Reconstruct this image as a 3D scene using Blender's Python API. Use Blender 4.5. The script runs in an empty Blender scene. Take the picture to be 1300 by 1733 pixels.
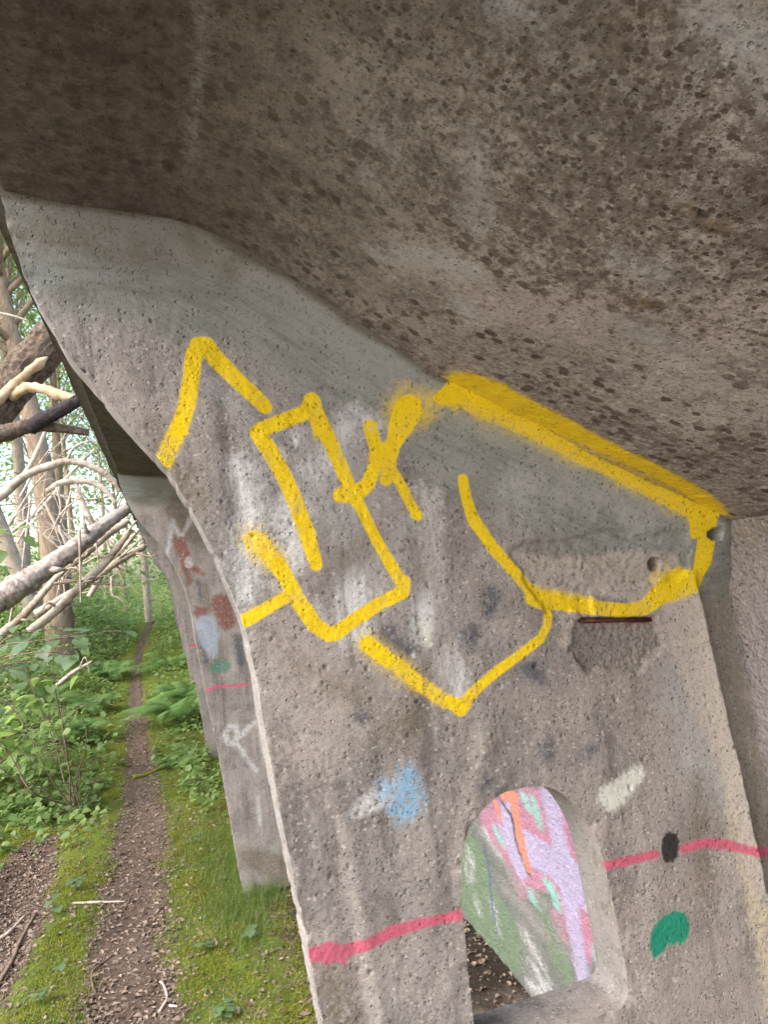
import bpy, math, random
import numpy as np
from mathutils import Matrix
C = bpy.context.scene
COL = C.collection
rng = np.random.default_rng(7)
random.seed(7)

# ------------------------------------------------------------------ camera
F = 1300.0; EYE = 1.57; D1 = 1.15; BAY = 2.82
_v = (-375.0, 118.5); _t = .11
_x = (F*F+_v[1]**2-_v[1]*375*_t)/(375+_v[1]*_t); _y = _v[1]-_t*(_x+375)
nrm = lambda a: np.array(a, float)/np.linalg.norm(a)
AX = nrm([_x, -_y, -F]); AY = nrm([_v[0], -_v[1], -F]); AZ = np.cross(AX, AY)
cam_d = bpy.data.cameras.new('camera'); cam = bpy.data.objects.new('camera', cam_d); COL.objects.link(cam)
cam_d.sensor_fit = 'VERTICAL'; cam_d.sensor_height = 36; cam_d.lens = F/1733*36
cam_d.clip_start = .02; cam_d.clip_end = 500
cam.matrix_world = Matrix([[*AX, 0], [*AY, 0], [*AZ, EYE], [0, 0, 0, 1]])
C.camera = cam

def ray(p):
    c = np.array([p[0]-650, -(p[1]-866.5), -F])
    return np.array([c@AX, c@AY, c@AZ])
def at(px, py, Y):                       # the point at distance Y along the wall seen in that direction
    r = ray((px, py)); r = r/r[1]*Y
    return np.array([r[0], Y, r[2]+EYE])

# ------------------------------------------------------------------ helpers
def h3(ix, iy, iz, s):
    n = (ix*374761393 + iy*668265263 + iz*2147483647 + s*974711) & 0xffffffff
    n = ((n ^ (n >> 13))*1274126177) & 0xffffffff
    n = ((n ^ (n >> 16))*2246822519) & 0xffffffff
    return ((n ^ (n >> 15)) & 0xffffff)/float(0xffffff)
def vnoise(p, s=0):                      # smooth value noise, -1..1
    p = np.asarray(p, float); i = np.floor(p).astype(np.int64); f = p-i; u = f*f*(3-2*f)
    r = 0
    for a in (0, 1):
        wa = u[:, 0] if a else 1-u[:, 0]
        for b in (0, 1):
            wb = u[:, 1] if b else 1-u[:, 1]
            for c in (0, 1):
                wc = u[:, 2] if c else 1-u[:, 2]
                r = r + wa*wb*wc*h3(i[:, 0]+a, i[:, 1]+b, i[:, 2]+c, s)
    return r*2-1
def fbm(p, oct=4, s=0, gain=.5):
    p = np.asarray(p, float); r = 0; a = 1
    for k in range(oct):
        r = r+a*vnoise(p+k*17.3, s+k); p = p*2.03; a *= gain
    return r
def sstep(a, b, x):
    t = np.clip((x-a)/(b-a), 0, 1); return t*t*(3-2*t)
def seg_sdf(P, pts, r):                  # distance to a polyline with radii, minus radius
    pts = np.asarray(pts, float); r = np.broadcast_to(np.asarray(r, float), (len(pts),))
    best = np.full(len(P), 9.)
    if len(pts) == 1: return np.hypot(*(P-pts[0]).T)-r[0]
    for a, b, ra, rb in zip(pts[:-1], pts[1:], r[:-1], r[1:]):
        d = b-a; L = max(d@d, 1e-12); t = np.clip(((P-a)@d)/L, 0, 1)
        best = np.minimum(best, np.hypot(*(P-a-t[:, None]*d).T)-(ra+(rb-ra)*t))
    return best
def poly_sdf(P, pts):                    # signed distance to a polygon, negative inside
    pts = np.asarray(pts, float); best = np.full(len(P), 9.); ins = np.zeros(len(P), bool)
    for a, b in zip(pts, np.roll(pts, -1, 0)):
        d = b-a; L = max(d@d, 1e-12); t = np.clip(((P-a)@d)/L, 0, 1)
        best = np.minimum(best, np.hypot(*(P-a-t[:, None]*d).T))
        c = (a[1] > P[:, 1]) != (b[1] > P[:, 1])
        with np.errstate(divide='ignore', invalid='ignore'):
            xi = a[0]+(P[:, 1]-a[1])/(b[1]-a[1])*(b[0]-a[0])
        ins ^= c & (P[:, 0] < xi)
    return np.where(ins, -best, best)

def link(name, me, parent=None):
    o = bpy.data.objects.new(name, me); COL.objects.link(o)
    if parent is not None: o.parent = parent
    return o
def mk(name, V, faces, mats, parent=None, smooth=True, attrs=None, mi=None, cols=None):
    """faces: list of int arrays (n,3) or (n,4)"""
    V = np.asarray(V, np.float32)
    faces = [np.asarray(f, np.int32) for f in faces if len(f)]
    loops = np.concatenate([f.ravel() for f in faces]); tot = np.concatenate([np.full(len(f), f.shape[1], np.int32) for f in faces])
    me = bpy.data.meshes.new(name)
    me.vertices.add(len(V)); me.vertices.foreach_set('co', V.ravel())
    me.loops.add(len(loops)); me.loops.foreach_set('vertex_index', loops)
    me.polygons.add(len(tot)); me.polygons.foreach_set('loop_start', np.concatenate([[0], np.cumsum(tot)[:-1]]).astype(np.int32))
    me.polygons.foreach_set('loop_total', tot)
    me.polygons.foreach_set('use_smooth', np.full(len(tot), smooth))
    if not isinstance(mats, (list, tuple)): mats = [mats]
    for m in mats: me.materials.append(m)
    if mi is not None: me.polygons.foreach_set('material_index', np.asarray(mi, np.int32))
    for k, a in (attrs or {}).items():
        at_ = me.attributes.new(k, 'FLOAT', 'POINT'); at_.data.foreach_set('value', np.asarray(a, np.float32))
    me.update(calc_edges=True); me.validate()
    return link(name, me, parent)
def tag(o, label=None, cat=None, group=None, kind=None):
    for k, v in (('label', label), ('category', cat), ('group', group), ('kind', kind)):
        if v: o[k] = v
    return o
def empty(name, loc=(0, 0, 0)):
    o = bpy.data.objects.new(name, None); COL.objects.link(o); o.location = loc; o.empty_display_size = .1; return o
def kids(o): return [c for c in bpy.data.objects if c.parent == o]
def copy_tree(o, parent=None):
    c = o.copy(); COL.objects.link(c)
    if parent is not None: c.parent = parent
    for ch in kids(o): copy_tree(ch, c)
    return c

# ------------------------------------------------------------------ materials
class NT:
    def __init__(s, name):
        s.m = bpy.data.materials.new(name); s.m.use_nodes = True; s.t = s.m.node_tree; s.t.nodes.clear()
        s.out = s.n('ShaderNodeOutputMaterial'); s.tc = s.n('ShaderNodeTexCoord').outputs['Object']
    def n(s, k, **kw):
        x = s.t.nodes.new(k)
        for a, v in kw.items(): setattr(x, a, v)
        return x
    def put(s, sock, v):
        if isinstance(v, bpy.types.NodeSocket): s.t.links.new(v, sock)
        elif v is not None: sock.default_value = v
    def noise(s, scale, detail=3, rough=.55, vec=None, stretch=None, off=0):
        x = s.n('ShaderNodeTexNoise'); s.put(x.inputs['Vector'], s.vec(vec, stretch, off)); x.inputs['Scale'].default_value = scale
        x.inputs['Detail'].default_value = detail; x.inputs['Roughness'].default_value = rough
        return x.outputs['Fac']
    def vec(s, vec=None, stretch=None, off=0):
        vec = vec or s.tc
        if stretch is None and not off: return vec
        m = s.n('ShaderNodeMapping'); s.put(m.inputs['Vector'], vec); m.inputs['Scale'].default_value = stretch or (1, 1, 1)
        m.inputs['Location'].default_value = (off, off*.7, off*1.3)
        return m.outputs[0]
    def voro(s, scale, vec=None, stretch=None, out='Distance', feature='F1', off=0):
        x = s.n('ShaderNodeTexVoronoi', feature=feature); s.put(x.inputs['Vector'], s.vec(vec, stretch, off)); x.inputs['Scale'].default_value = scale
        return x.outputs[out] if out else x
    def math(s, op, a, b=None, clamp=False):
        x = s.n('ShaderNodeMath', operation=op, use_clamp=clamp); s.put(x.inputs[0], a); s.put(x.inputs[1], b); return x.outputs[0]
    def rng(s, v, a, b, c=0., d=1., smooth=True):
        x = s.n('ShaderNodeMapRange'); x.interpolation_type = 'SMOOTHSTEP' if smooth else 'LINEAR'
        for i, k in enumerate((v, a, b, c, d)): s.put(x.inputs[i], k)
        return x.outputs[0]
    def mix(s, f, a, b, mode='MIX'):
        x = s.n('ShaderNodeMix', data_type='RGBA', blend_type=mode); s.put(x.inputs[0], f)
        for i, k in ((6, a), (7, b)):
            s.put(x.inputs[i], (*k, 1) if isinstance(k, tuple) and len(k) == 3 else k)
        return x.outputs[2]
    def attr(s, name):
        x = s.n('ShaderNodeAttribute', attribute_name=name); return x.outputs['Fac']
    def bump(s, h, dist, strength=1., normal=None):
        x = s.n('ShaderNodeBump'); x.inputs['Strength'].default_value = strength; x.inputs['Distance'].default_value = dist
        s.put(x.inputs['Height'], h); s.put(x.inputs['Normal'], normal); return x.outputs[0]
    def bsdf(s, col, rough=.9, normal=None, spec=.25):
        x = s.n('ShaderNodeBsdfPrincipled'); s.put(x.inputs['Base Color'], (*col, 1) if isinstance(col, tuple) else col)
        s.put(x.inputs['Roughness'], rough); s.put(x.inputs['Normal'], normal); x.inputs['Specular IOR Level'].default_value = spec
        s.t.links.new(x.outputs[0], s.out.inputs['Surface']); return x

def paint_stack(T, col, layers, wob=None):
    """layers: (attribute, colour, softness, wobble, opacity)"""
    fine = wob or T.math('SUBTRACT', T.noise(140, 3, .7), .5)
    broad = T.math('SUBTRACT', T.noise(28, 4, .65), .5)
    wear = T.rng(T.noise(95, 4, .8, off=5), .36, .50)
    drip = T.rng(T.noise(26, 4, .7, stretch=(1.4, 1.4, .10), off=33), .36, .56, .25, 1.)
    gaps = T.rng(T.noise(230, 4, .75, off=7), .25, .32); thin = T.rng(T.noise(30, 3, .6, off=27), .30, .50, .80, 1.)
    for a, c, soft, w, op in layers:
        d = T.math('ADD', T.attr(a), T.math('MULTIPLY', T.math('ADD', fine, broad), w*2.2))
        f = T.rng(d, soft, -soft, 0, op)
        if a in ('spray', 'wash'): f = T.math('MULTIPLY', f, drip)
        if a == 'yellow': f = T.math('MULTIPLY', T.math('MULTIPLY', f, gaps), thin)
        elif a == 'yellow_thin': f = T.math('MULTIPLY', T.math('MULTIPLY', f, T.rng(T.noise(170, 5, .8, off=7), .34, .50)), thin)
        elif .9 < op < .97: f = T.math('MULTIPLY', f, gaps)
        elif op < .97: f = T.math('MULTIPLY', f, wear)
        col = T.mix(f, col, c)
    dirt = T.math('MULTIPLY', T.rng(T.noise(48, 5, .75, off=37), .50, .68), .16)
    return T.mix(dirt, col, T.mix(.55, col, (.06, .052, .045)))

def concrete(name, a, b, c, layers=(), cove=None, spots=False, pits=1., pebble=0., moss=None, extra=None):
    T = NT(name)
    n1 = T.noise(4.5, 5, .6); n2 = T.noise(22, 5, .65, off=3); n3 = T.noise(190, 4, .75, off=1); n4 = T.noise(480, 3, .7)
    col = T.mix(T.rng(n1, .38, .66), a, b)
    col = T.mix(T.math('MULTIPLY', T.rng(n2, .48, .70), .75), col, c)
    streak = T.noise(11, 5, .7, stretch=(1.6, 1.6, .16), off=8)
    col = T.mix(T.math('MULTIPLY', T.rng(streak, .52, .65), .70), col, tuple(x*.70 for x in c))
    col = T.mix(T.math('MULTIPLY', T.rng(streak, .47, .35), .60), col, tuple(x*1.25 for x in a))
    patch = T.noise(2.3, 3, .6, off=15)
    col = T.mix(T.math('MULTIPLY', T.rng(patch, .52, .62), .5), col, (a[0]*1.2, a[1]*1.13, a[2]*1.12))
    # sand grains: pale and dark specks in the cement
    col = T.mix(T.math('MULTIPLY', T.rng(n3, .56, .72), .45), col, tuple(min(1, x*1.35) for x in a))
    col = T.mix(T.math('MULTIPLY', T.rng(n3, .44, .30), .50), col, tuple(x*.52 for x in b))
    col = T.mix(T.math('MULTIPLY', T.rng(n4, .55, .70), .35), col, tuple(min(1, x*1.4) for x in a))
    col = T.mix(T.math('MULTIPLY', T.rng(n4, .45, .32), .40), col, tuple(x*.5 for x in b))
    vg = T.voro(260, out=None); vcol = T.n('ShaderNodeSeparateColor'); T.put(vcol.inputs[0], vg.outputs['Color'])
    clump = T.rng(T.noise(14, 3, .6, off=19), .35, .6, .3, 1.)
    fsp = T.math('MULTIPLY', T.rng(vcol.outputs[0], .82, .84), T.rng(vg.outputs['Distance'], .46, .28)); SPK = T.math('MULTIPLY', T.math('MULTIPLY', fsp, .8), clump)  # dark specks standing for pits: their dirt and inner shade put into the colour
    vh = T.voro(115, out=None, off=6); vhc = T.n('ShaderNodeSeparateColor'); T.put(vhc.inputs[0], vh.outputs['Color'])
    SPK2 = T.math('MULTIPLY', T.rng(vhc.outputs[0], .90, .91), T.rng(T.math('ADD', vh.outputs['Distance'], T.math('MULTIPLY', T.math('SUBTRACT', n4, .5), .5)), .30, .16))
    col = T.mix(T.math('MULTIPLY', T.rng(vcol.outputs[1], .95, .97), .5), col, (.46, .43, .40))
    smooth_mask = None
    if cove:
        w = T.math('MULTIPLY', T.math('SUBTRACT', T.noise(11, 5, .65, stretch=(.5, 1, 1.2)), .5), .16)
        smooth_mask = T.rng(T.math('ADD', T.attr('joint_dist'), w), .165, .105)
        cv = T.n('ShaderNodeCombineXYZ'); sx = T.n('ShaderNodeSeparateXYZ'); T.put(sx.inputs[0], T.tc)
        T.put(cv.inputs[0], T.math('MULTIPLY', T.attr('joint_dist'), 26.)); T.put(cv.inputs[1], T.math('MULTIPLY', sx.outputs[0], 3.5))
        streaks = T.noise(2.2, 6, .75, vec=cv.outputs[0])
        cc = T.mix(T.rng(streaks, .40, .66), tuple(x*1.12 for x in cove), (cove[0]*.70, cove[1]*.74, cove[2]*.70))
        cc = T.mix(T.rng(T.math('ADD', T.attr('joint_dist'), T.math('MULTIPLY', w, .3)), .075, .025, 0, .75), cc, tuple(x*1.28 for x in cove))
        fine_s = T.noise(9, 4, .75, vec=cv.outputs[0], off=3)
        cc = T.mix(T.math('MULTIPLY', T.rng(fine_s, .54, .68), .4), cc, tuple(x*.66 for x in cove))
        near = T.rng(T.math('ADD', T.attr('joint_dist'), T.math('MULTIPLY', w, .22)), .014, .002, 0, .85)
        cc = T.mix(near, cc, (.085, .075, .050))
        cc = T.mix(T.math('MULTIPLY', T.rng(T.noise(5, 4, .6, off=11), .54, .68), .6), cc, (.115, .112, .080))
        col = T.mix(T.math('MULTIPLY', smooth_mask, .88), col, cc)
    damp_ = .35 if cove else 1.
    sm = T.rng(smooth_mask, 0, 1, 1, damp_) if smooth_mask is not None else 1.
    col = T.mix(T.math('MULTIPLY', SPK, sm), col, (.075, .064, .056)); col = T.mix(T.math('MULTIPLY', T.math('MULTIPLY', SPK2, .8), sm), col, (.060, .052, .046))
    if spots:
        vv = T.n('ShaderNodeVectorMath', operation='ADD'); T.put(vv.inputs[0], T.tc)
        nz = T.n('ShaderNodeTexNoise'); T.put(nz.inputs['Vector'], T.tc); nz.inputs['Scale'].default_value = 90; nz.inputs['Detail'].default_value = 3
        sc = T.n('ShaderNodeVectorMath', operation='SCALE'); T.put(sc.inputs[0], nz.outputs['Color']); sc.inputs['Scale'].default_value = .008
        T.put(vv.inputs[1], sc.outputs[0])
        dens = T.noise(3.2, 4, .6, off=21); sy = T.n('ShaderNodeSeparateXYZ'); T.put(sy.inputs[0], T.tc); ypos = sy.outputs[1]
        for ns_, lo, op_ in ((55, .50, .55), (120, .505, .55)):
            mo = T.math('ADD', T.noise(ns_, 5, .72, stretch=(1.25, .8, 1.25), off=ns_*.1), T.math('MULTIPLY', T.math('SUBTRACT', dens, .5), .42))
            col = T.mix(T.math('MULTIPLY', T.rng(mo, lo+.02, lo+.085), op_), col, (.088, .068, .055))
            col = T.mix(T.math('MULTIPLY', T.rng(mo, lo-.09, lo-.17), .45), col, tuple(x*1.25 for x in a))
        for k, (s_, r0) in enumerate(((50, .42), (110, .38), (30, .32))):
            v = T.voro(s_, vec=vv.outputs[0], out=None, off=k*1.7); sep = T.n('ShaderNodeSeparateColor'); T.put(sep.inputs[0], v.outputs['Color'])
            rr = T.math('MULTIPLY', T.math('SUBTRACT', sep.outputs[0], T.math('MULTIPLY_ADD', dens, -1.5)), 1.) if False else None
            th = T.math('SUBTRACT', sep.outputs[0], T.rng(dens, .34, .62, .78, .12 if k != 2 else .60, smooth=False))
            rad = T.math('MULTIPLY', T.math('MINIMUM', T.math('MULTIPLY', T.math('MAXIMUM', th, 0.), 4.), 1.), r0)
            dd = T.math('ADD', v.outputs['Distance'], T.math('MULTIPLY', T.math('SUBTRACT', T.noise(240, 3, .7), .5), .42))
            f = T.rng(T.math('SUBTRACT', dd, rad), .05, -.09)
            f = T.math('MULTIPLY', f, T.rng(T.math('MULTIPLY', th, 4.), .0, .25)); f = T.math('MULTIPLY', f, (T.rng(ypos, .55, .85, .35, 1.), T.rng(ypos, .55, .85, 1., .4), T.rng(ypos, .6, .9, .3, 1.))[k])
            col = T.mix(T.math('MULTIPLY', f, .92 if k != 2 else .7), col, T.mix(sep.outputs[1], (.056, .043, .035), (.085, .066, .054)))
        # pale lime patches
        col = T.mix(T.math('MULTIPLY', T.rng(T.noise(9, 6, .75, off=31), .62, .74), .32), col, (.36, .365, .36))
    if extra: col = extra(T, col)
    if layers: col = paint_stack(T, col, layers)
    rough_amt = T.rng(n1, .35, .7, .45, 1.)
    if smooth_mask is not None: rough_amt = T.math('MULTIPLY', rough_amt, T.rng(smooth_mask, 0, 1, 1, .35))
    pv = T.voro(125, out=None, off=4); ps = T.n('ShaderNodeSeparateColor'); T.put(ps.inputs[0], pv.outputs['Color'])
    pit = T.rng(pv.outputs['Distance'], .10, T.math('MULTIPLY_ADD', ps.outputs[0], .36) if False else T.rng(ps.outputs[0], .55, 1., .11, .42), 0., 1.)
    pv2 = T.voro(300, out=None, off=9); ps2 = T.n('ShaderNodeSeparateColor'); T.put(ps2.inputs[0], pv2.outputs['Color'])
    pit2 = T.rng(pv2.outputs['Distance'], .10, T.rng(ps2.outputs[0], .5, 1., .11, .5), 0., 1.)
    nb = T.bump(pit, .0022*pits, 1.)
    nb = T.bump(pit2, .0012*pits, 1., nb)
    if pebble:
        nb = T.bump(T.voro(150, feature='SMOOTH_F1'), .004*pebble, 1., nb)
    rg = T.noise(85, 5, .72, off=13)
    nb = T.bump(T.math('MULTIPLY', rg, rough_amt), .0016, 1., nb)
    nb = T.bump(T.math('MULTIPLY', n3, rough_amt), .0014, 1., nb)
    nb = T.bump(n4, .0006, 1., nb)
    T.bsdf(col, .93, nb, .2)
    return T.m

YEL = (.66, .475, .011); PINK = (.43, .092, .150)
FIN_LAYERS = [('bloom', (.335, .300, .283), .055, .06, .75), ('damp', (.175, .160, .122), .016, .018, .60), ('worn', (.40, .355, .265), .014, .020, .85), ('wash', (.30, .308, .312), .030, .045, .75), ('spray', (.50, .51, .53), .022, .026, .92), ('grime', (.125, .103, .075), .030, .03, .75),
              ('fresh', (.36, .325, .305), .006, .010, .85), ('slate', (.075, .082, .10), .012, .02, .88), ('gravel', (.135, .125, .11), .012, .022, .5), ('rust', (.16, .045, .035), .012, .014, .80),
              ('mist', (.47, .48, .50), .009, .012, .72), ('pale_blue', (.27, .33, .43), .010, .012, .80), ('sky', (.17, .36, .56), .012, .022, .80), ('chalk', (.50, .51, .48), .006, .011, .95), ('teal', (.012, .205, .135), .003, .003, .98),
              ('black', (.022, .020, .020), .003, .006, .96), ('pink', PINK, .0028, .0030, .93), ('yellow_fog', YEL, .016, .016, .62), ('yellow_thin', YEL, .004, .003, .88), ('yellow', YEL, .0022, .0011, .985)]
_i = [k for k, l in enumerate(FIN_LAYERS) if l[0] == 'teal'][0]; FIN_LAYERS.insert(_i, ('teal_soft', (.025, .17, .125), .010, .012, .70))
def lip_tint(T, col):
    # dark greenish-brown tint, growing towards the outer lip of the canopy
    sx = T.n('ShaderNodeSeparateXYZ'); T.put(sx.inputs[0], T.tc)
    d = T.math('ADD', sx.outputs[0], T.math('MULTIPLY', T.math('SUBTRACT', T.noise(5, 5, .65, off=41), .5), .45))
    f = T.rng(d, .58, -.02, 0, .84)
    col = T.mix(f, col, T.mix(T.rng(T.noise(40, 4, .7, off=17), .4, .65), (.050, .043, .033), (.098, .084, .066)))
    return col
M = {}
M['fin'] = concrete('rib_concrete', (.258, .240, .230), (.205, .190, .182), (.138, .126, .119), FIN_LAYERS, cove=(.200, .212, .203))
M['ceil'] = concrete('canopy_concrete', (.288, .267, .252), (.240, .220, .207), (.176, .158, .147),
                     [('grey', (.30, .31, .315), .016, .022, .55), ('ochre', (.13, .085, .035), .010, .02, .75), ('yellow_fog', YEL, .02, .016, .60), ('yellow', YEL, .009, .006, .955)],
                     spots=True, pits=.9, extra=lip_tint)
MUR = [('m_base', (.13, .14, .128), .02, .02, 1.), ('m_green', (.125, .17, .115), .012, .02, .99), ('m_pink', (.34, .17, .24), .010, .014, .99), ('m_lilac', (.33, .295, .43), .008, .010, .99),
       ('m_rose', (.35, .16, .235), .009, .010, .99), ('m_aqua', (.22, .40, .38), .010, .012, .99), ('m_grey', (.20, .195, .19), .03, .03, .98), ('m_white', (.36, .37, .38), .014, .03, .90),
       ('m_black', (.05, .045, .06), .006, .002, .99), ('m_orange', (.45, .195, .145), .003, .002, .99), ('m_line', (.07, .09, .22), .003, .002, .99)]
M['wall'] = concrete('wall_concrete', (.235, .205, .203), (.175, .155, .155), (.125, .108, .118),
                     [('damp', (.19, .172, .135), .02, .03, .65), ('purple_grey', (.24, .225, .25), .03, .04, .5), ('pink', PINK, .003, .003, .9)] + MUR, pits=1.6, pebble=1.3)
# ------------------------------------------------------------------ canopy section (x, z)
_cp = np.array([(-.158, 2.118), (-.05, 2.098), (.066, 2.086), (.161, 2.042), (.258, 1.972), (.359, 1.899), (.429, 1.846), (.578, 1.765), (.726, 1.679), (.913, 1.585), (.945, 1.570)])
_xs = np.linspace(-.158, .945, 400)
_zs = np.interp(_xs, _cp[:, 0], _cp[:, 1]); k_ = np.hanning(41); k_ /= k_.sum()
_zs = np.convolve(np.pad(_zs, 20, mode='reflect', reflect_type='odd'), k_, 'valid')
def zc(x): return np.interp(x, _xs, _zs)
_wp = np.array([(-.25, 1.115), (0., 1.105), (.8, 1.022), (1.05, .992), (1.3, .976), (1.50, .966), (1.570, .948), (1.7, .95)])
def xw(z): return np.interp(z, _wp[:, 0], _wp[:, 1])
def on_ceiling(p):
    r = ray(p); t = np.linspace(.0002, .0045, 6000); x = r[0]*t; z = EYE+r[2]*t
    hitm = (z > zc(x)) & (x < .945); k = np.argmax(hitm) if hitm.any() else np.argmin(np.abs(z-zc(x))+np.maximum(x-.945, 0)*9+(t < .0004)*9); return min(x[k], .945), r[1]*t[k]
def on_wall(p):
    r = ray(p); t = np.linspace(.0002, .006, 8000); x = r[0]*t; z = EYE+r[2]*t
    k = np.argmax(x > xw(z)); return r[1]*t[k], z[k]
CD = np.stack([_xs, _zs], 1)[::4]

shelter = empty('concrete_shelter', (0, 0, 0))
tag(shelter, 'weathered grey concrete structure with a curved overhanging underside, ribs and yellow graffiti', 'concrete structure')

# ---- ribs
_ez = np.array([(-.2, .265), (.10, .236), (.70, .190), (.912, .164), (1.025, .154), (1.171, .139), (1.327, .124), (1.413, .120), (1.501, .107), (1.591, .081), (1.654, .057), (1.736, .019), (1.826, -.047), (1.915, -.105), (2.001, -.143), (2.078, -.162), (2.14, -.165)])
def edge_x(z): return np.interp(z, _ez[:, 0], _ez[:, 1])
HOLE = np.array([(.395, .81), (.396, 1.015), (.400, 1.072), (.414, 1.123), (.444, 1.160), (.483, 1.178), (.535, 1.181), (.578, 1.167), (.619, 1.123), (.645, 1.056), (.657, .94), (.664, .845), (.655, .812), (.600, .806), (.42, .803)])
def closed(p, n):
    p = np.asarray(p); k = len(p); out = []
    for i in range(k):
        a, b, c, d = p[i-1], p[i], p[(i+1) % k], p[(i+2) % k]
        for t in np.arange(n)/n: out.append(.5*((2*b)+(c-a)*t+(2*a-5*b+4*c-d)*t*t+(3*b-a-3*c+d)*t**3))
    return np.array(out)
HOLE = closed(HOLE, 5)
SLIT = [(.6, 1.412), (.735, 1.423)]

def rib(name, Y0, thick, hx, zlist, masks, hole=True, fine=True, seed=1, mat=None):
    zs = np.asarray(zlist); ztop = zs[-1]
    xl = edge_x(zs)
    xr = np.where(zs < 1.575, xw(zs)+.02, np.interp(zs-.006, _zs[::-1], _xs[::-1])+.012)
    xr = np.maximum(xr, xl+.01)
    nx = int(.85/hx); u = np.linspace(0, 1, nx)
    X = xl[:, None]+(xr-xl)[:, None]*u; Z = np.repeat(zs[:, None], nx, 1)
    P = np.stack([X.ravel(), Z.ravel()], 1)
    # chipped outer arris
    ed = P[:, 0]-edge_x(P[:, 1]); n3 = np.stack([P[:, 0], np.full(len(P), seed*3.1), P[:, 1]], 1)
    e3 = np.stack([np.zeros(len(P)), np.full(len(P), seed*3.1), P[:, 1]], 1)
    chip = .0006*fbm(e3*30, 3, 5)+.003*np.clip(fbm(e3*90, 3, 6)-.25, 0, 1)
    P[:, 0] += chip*np.exp(-ed/.02)
    if hole:
        hd = poly_sdf(P, HOLE)+(.0007*fbm(n3*60, 3, 9))
        near = np.abs(hd) < hx*.75
    else: hd = np.full(len(P), 9.)
    # distances to canopy joint and wall
    jd = np.full(len(P), 9.)
    sel = P[:, 1] > 1.2
    jd[sel] = np.abs(seg_sdf(P[sel], CD, 0.))
    ins = zc(P[:, 0]) < P[:, 1]; jd[ins & (P[:, 0] < .945)] *= -1
    wd = xw(P[:, 1])-P[:, 0]
    dy = np.zeros(len(P))
    cov = .050*np.clip(1-np.maximum(jd, 0)/.14, 0, 1)**1.6
    cov2 = (.0 if fine else .045)*np.clip(1-np.maximum(wd, 0)/.055, 0, 1)**2*sstep(1.50, 1.44, P[:, 1])
    rough = sstep(.06, .16, jd)*(.55+.45*sstep(-.3, .5, fbm(n3*5, 3, 11)))+.15
    nd = .0028*fbm(n3*7, 3, 12)+rough*(.0004*fbm(n3*55, 3, 13, .6))
    if fine: nd = nd+rough*(.0005*fbm(n3*170, 2, 14))
    dy = -cov-cov2-nd
    # chips on the arris roll back
    dy += .003*np.clip(fbm(n3*70, 3, 15)-.1, 0, 1)*np.exp(-np.maximum(ed, 0)/.010)
    if hole: dy += .008*np.clip(fbm(n3*45, 3, 16), 0, 1)*np.exp(-np.maximum(hd, 0)/.012)
    if fine:
        def ridge(px, w, h):
            q = [at(a, b, D1)[[0, 2]] for a, b in px]; d = seg_sdf(P, q, 0.); return h*np.exp(-(d/w)**2)
        dy -= ridge([(565, 1330), (590, 1420), (610, 1520), (625, 1620), (650, 1733), (665, 1850)], .016, .0035)
        dy += ridge([(545, 1340), (567, 1430), (588, 1530), (605, 1640), (622, 1740)], .015, .0022)
        dy -= ridge([(812, 1280), (798, 1380), (778, 1480)], .016, .0028)
        dy += ridge([(800, 1240), (780, 1350), (758, 1500), (748, 1650)], .018, .0025)
        dy += ridge([(370, 600), (375, 700), (390, 800), (420, 960)], .016, .002)
        ln = np.array([at(a, b, D1)[[0, 2]] for a, b in ((1172, 985), (1200, 1110), (1240, 1285), (1266, 1400), (1300, 1545), (1350, 1760))])
        q = P[:, 0]-np.interp(P[:, 1], ln[::-1, 1], ln[::-1, 0])+.0016*fbm(e3*35, 3, 24); fade = sstep(1.50, 1.42, P[:, 1])
        dy -= fade*np.where(q < 0, .016*np.exp(q/.045), .016-.022*sstep(-.002, .012, q))
        # knocked out corner, drill hole, rebar slot, scabbled aggregate
        q = at(1183, 905, D1)[[0, 2]]; d = np.hypot(P[:, 0]-q[0]-.006, (P[:, 1]-q[1]))
        dy += .032*sstep(.014, .008, d+.005*fbm(n3*60, 3, 18))
        q = at(1108, 955, D1)[[0, 2]]; dy += .045*sstep(.0125, .0098, np.hypot((P[:, 0]-q[0]), (P[:, 1]-q[1])))
        q = [at(987, 1050, D1)[[0, 2]], at(1103, 1048, D1)[[0, 2]]]; dy += .012*sstep(.0052, .003, seg_sdf(P, q, 0.))
        q = [at(a, b, D1)[[0, 2]] for a, b in ((975, 1052), (1105, 1050), (1125, 1090), (1080, 1140), (1000, 1135), (960, 1100))]
        pd = poly_sdf(P, q)+.006*fbm(n3*50, 3, 19)
        dy += .006*sstep(.006, -.006, pd)+sstep(.005, -.01, pd)*.0016*fbm(n3*330, 2, 20)
        q = [at(a, b, D1)[[0, 2]] for a, b in ((855, 925), (1000, 905), (1150, 900), (1165, 980), (1000, 1000), (1000, 1045), (930, 1030), (905, 1000))]
        pd = poly_sdf(P, q)+.008*fbm(n3*40, 3, 21)
        dy += .004*sstep(.004, -.004, pd)+sstep(.01, -.02, pd)*.0016*np.abs(fbm(n3*60, 3, 22))
        # blow holes
        R = np.random.default_rng(5)
        for k in range(520):
            zz = R.uniform(.85, 1.9 if k % 12 else 2.05); xx = R.uniform(edge_x(zz), .92); r = R.uniform(.0016, .0032) if R.random() < .96 else R.uniform(.003, .0045)
            row = np.abs(zs-zz) < r*1.3
            ii = np.nonzero(row)[0]
            if not len(ii): continue
            idx = (ii[:, None]*nx+np.arange(nx)).ravel()
            d = np.hypot((P[idx, 0]-xx), (P[idx, 1]-zz)*R.uniform(.7, 1.2))
            dy[idx] += r*1.1*sstep(r, r*.45, d)
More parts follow.
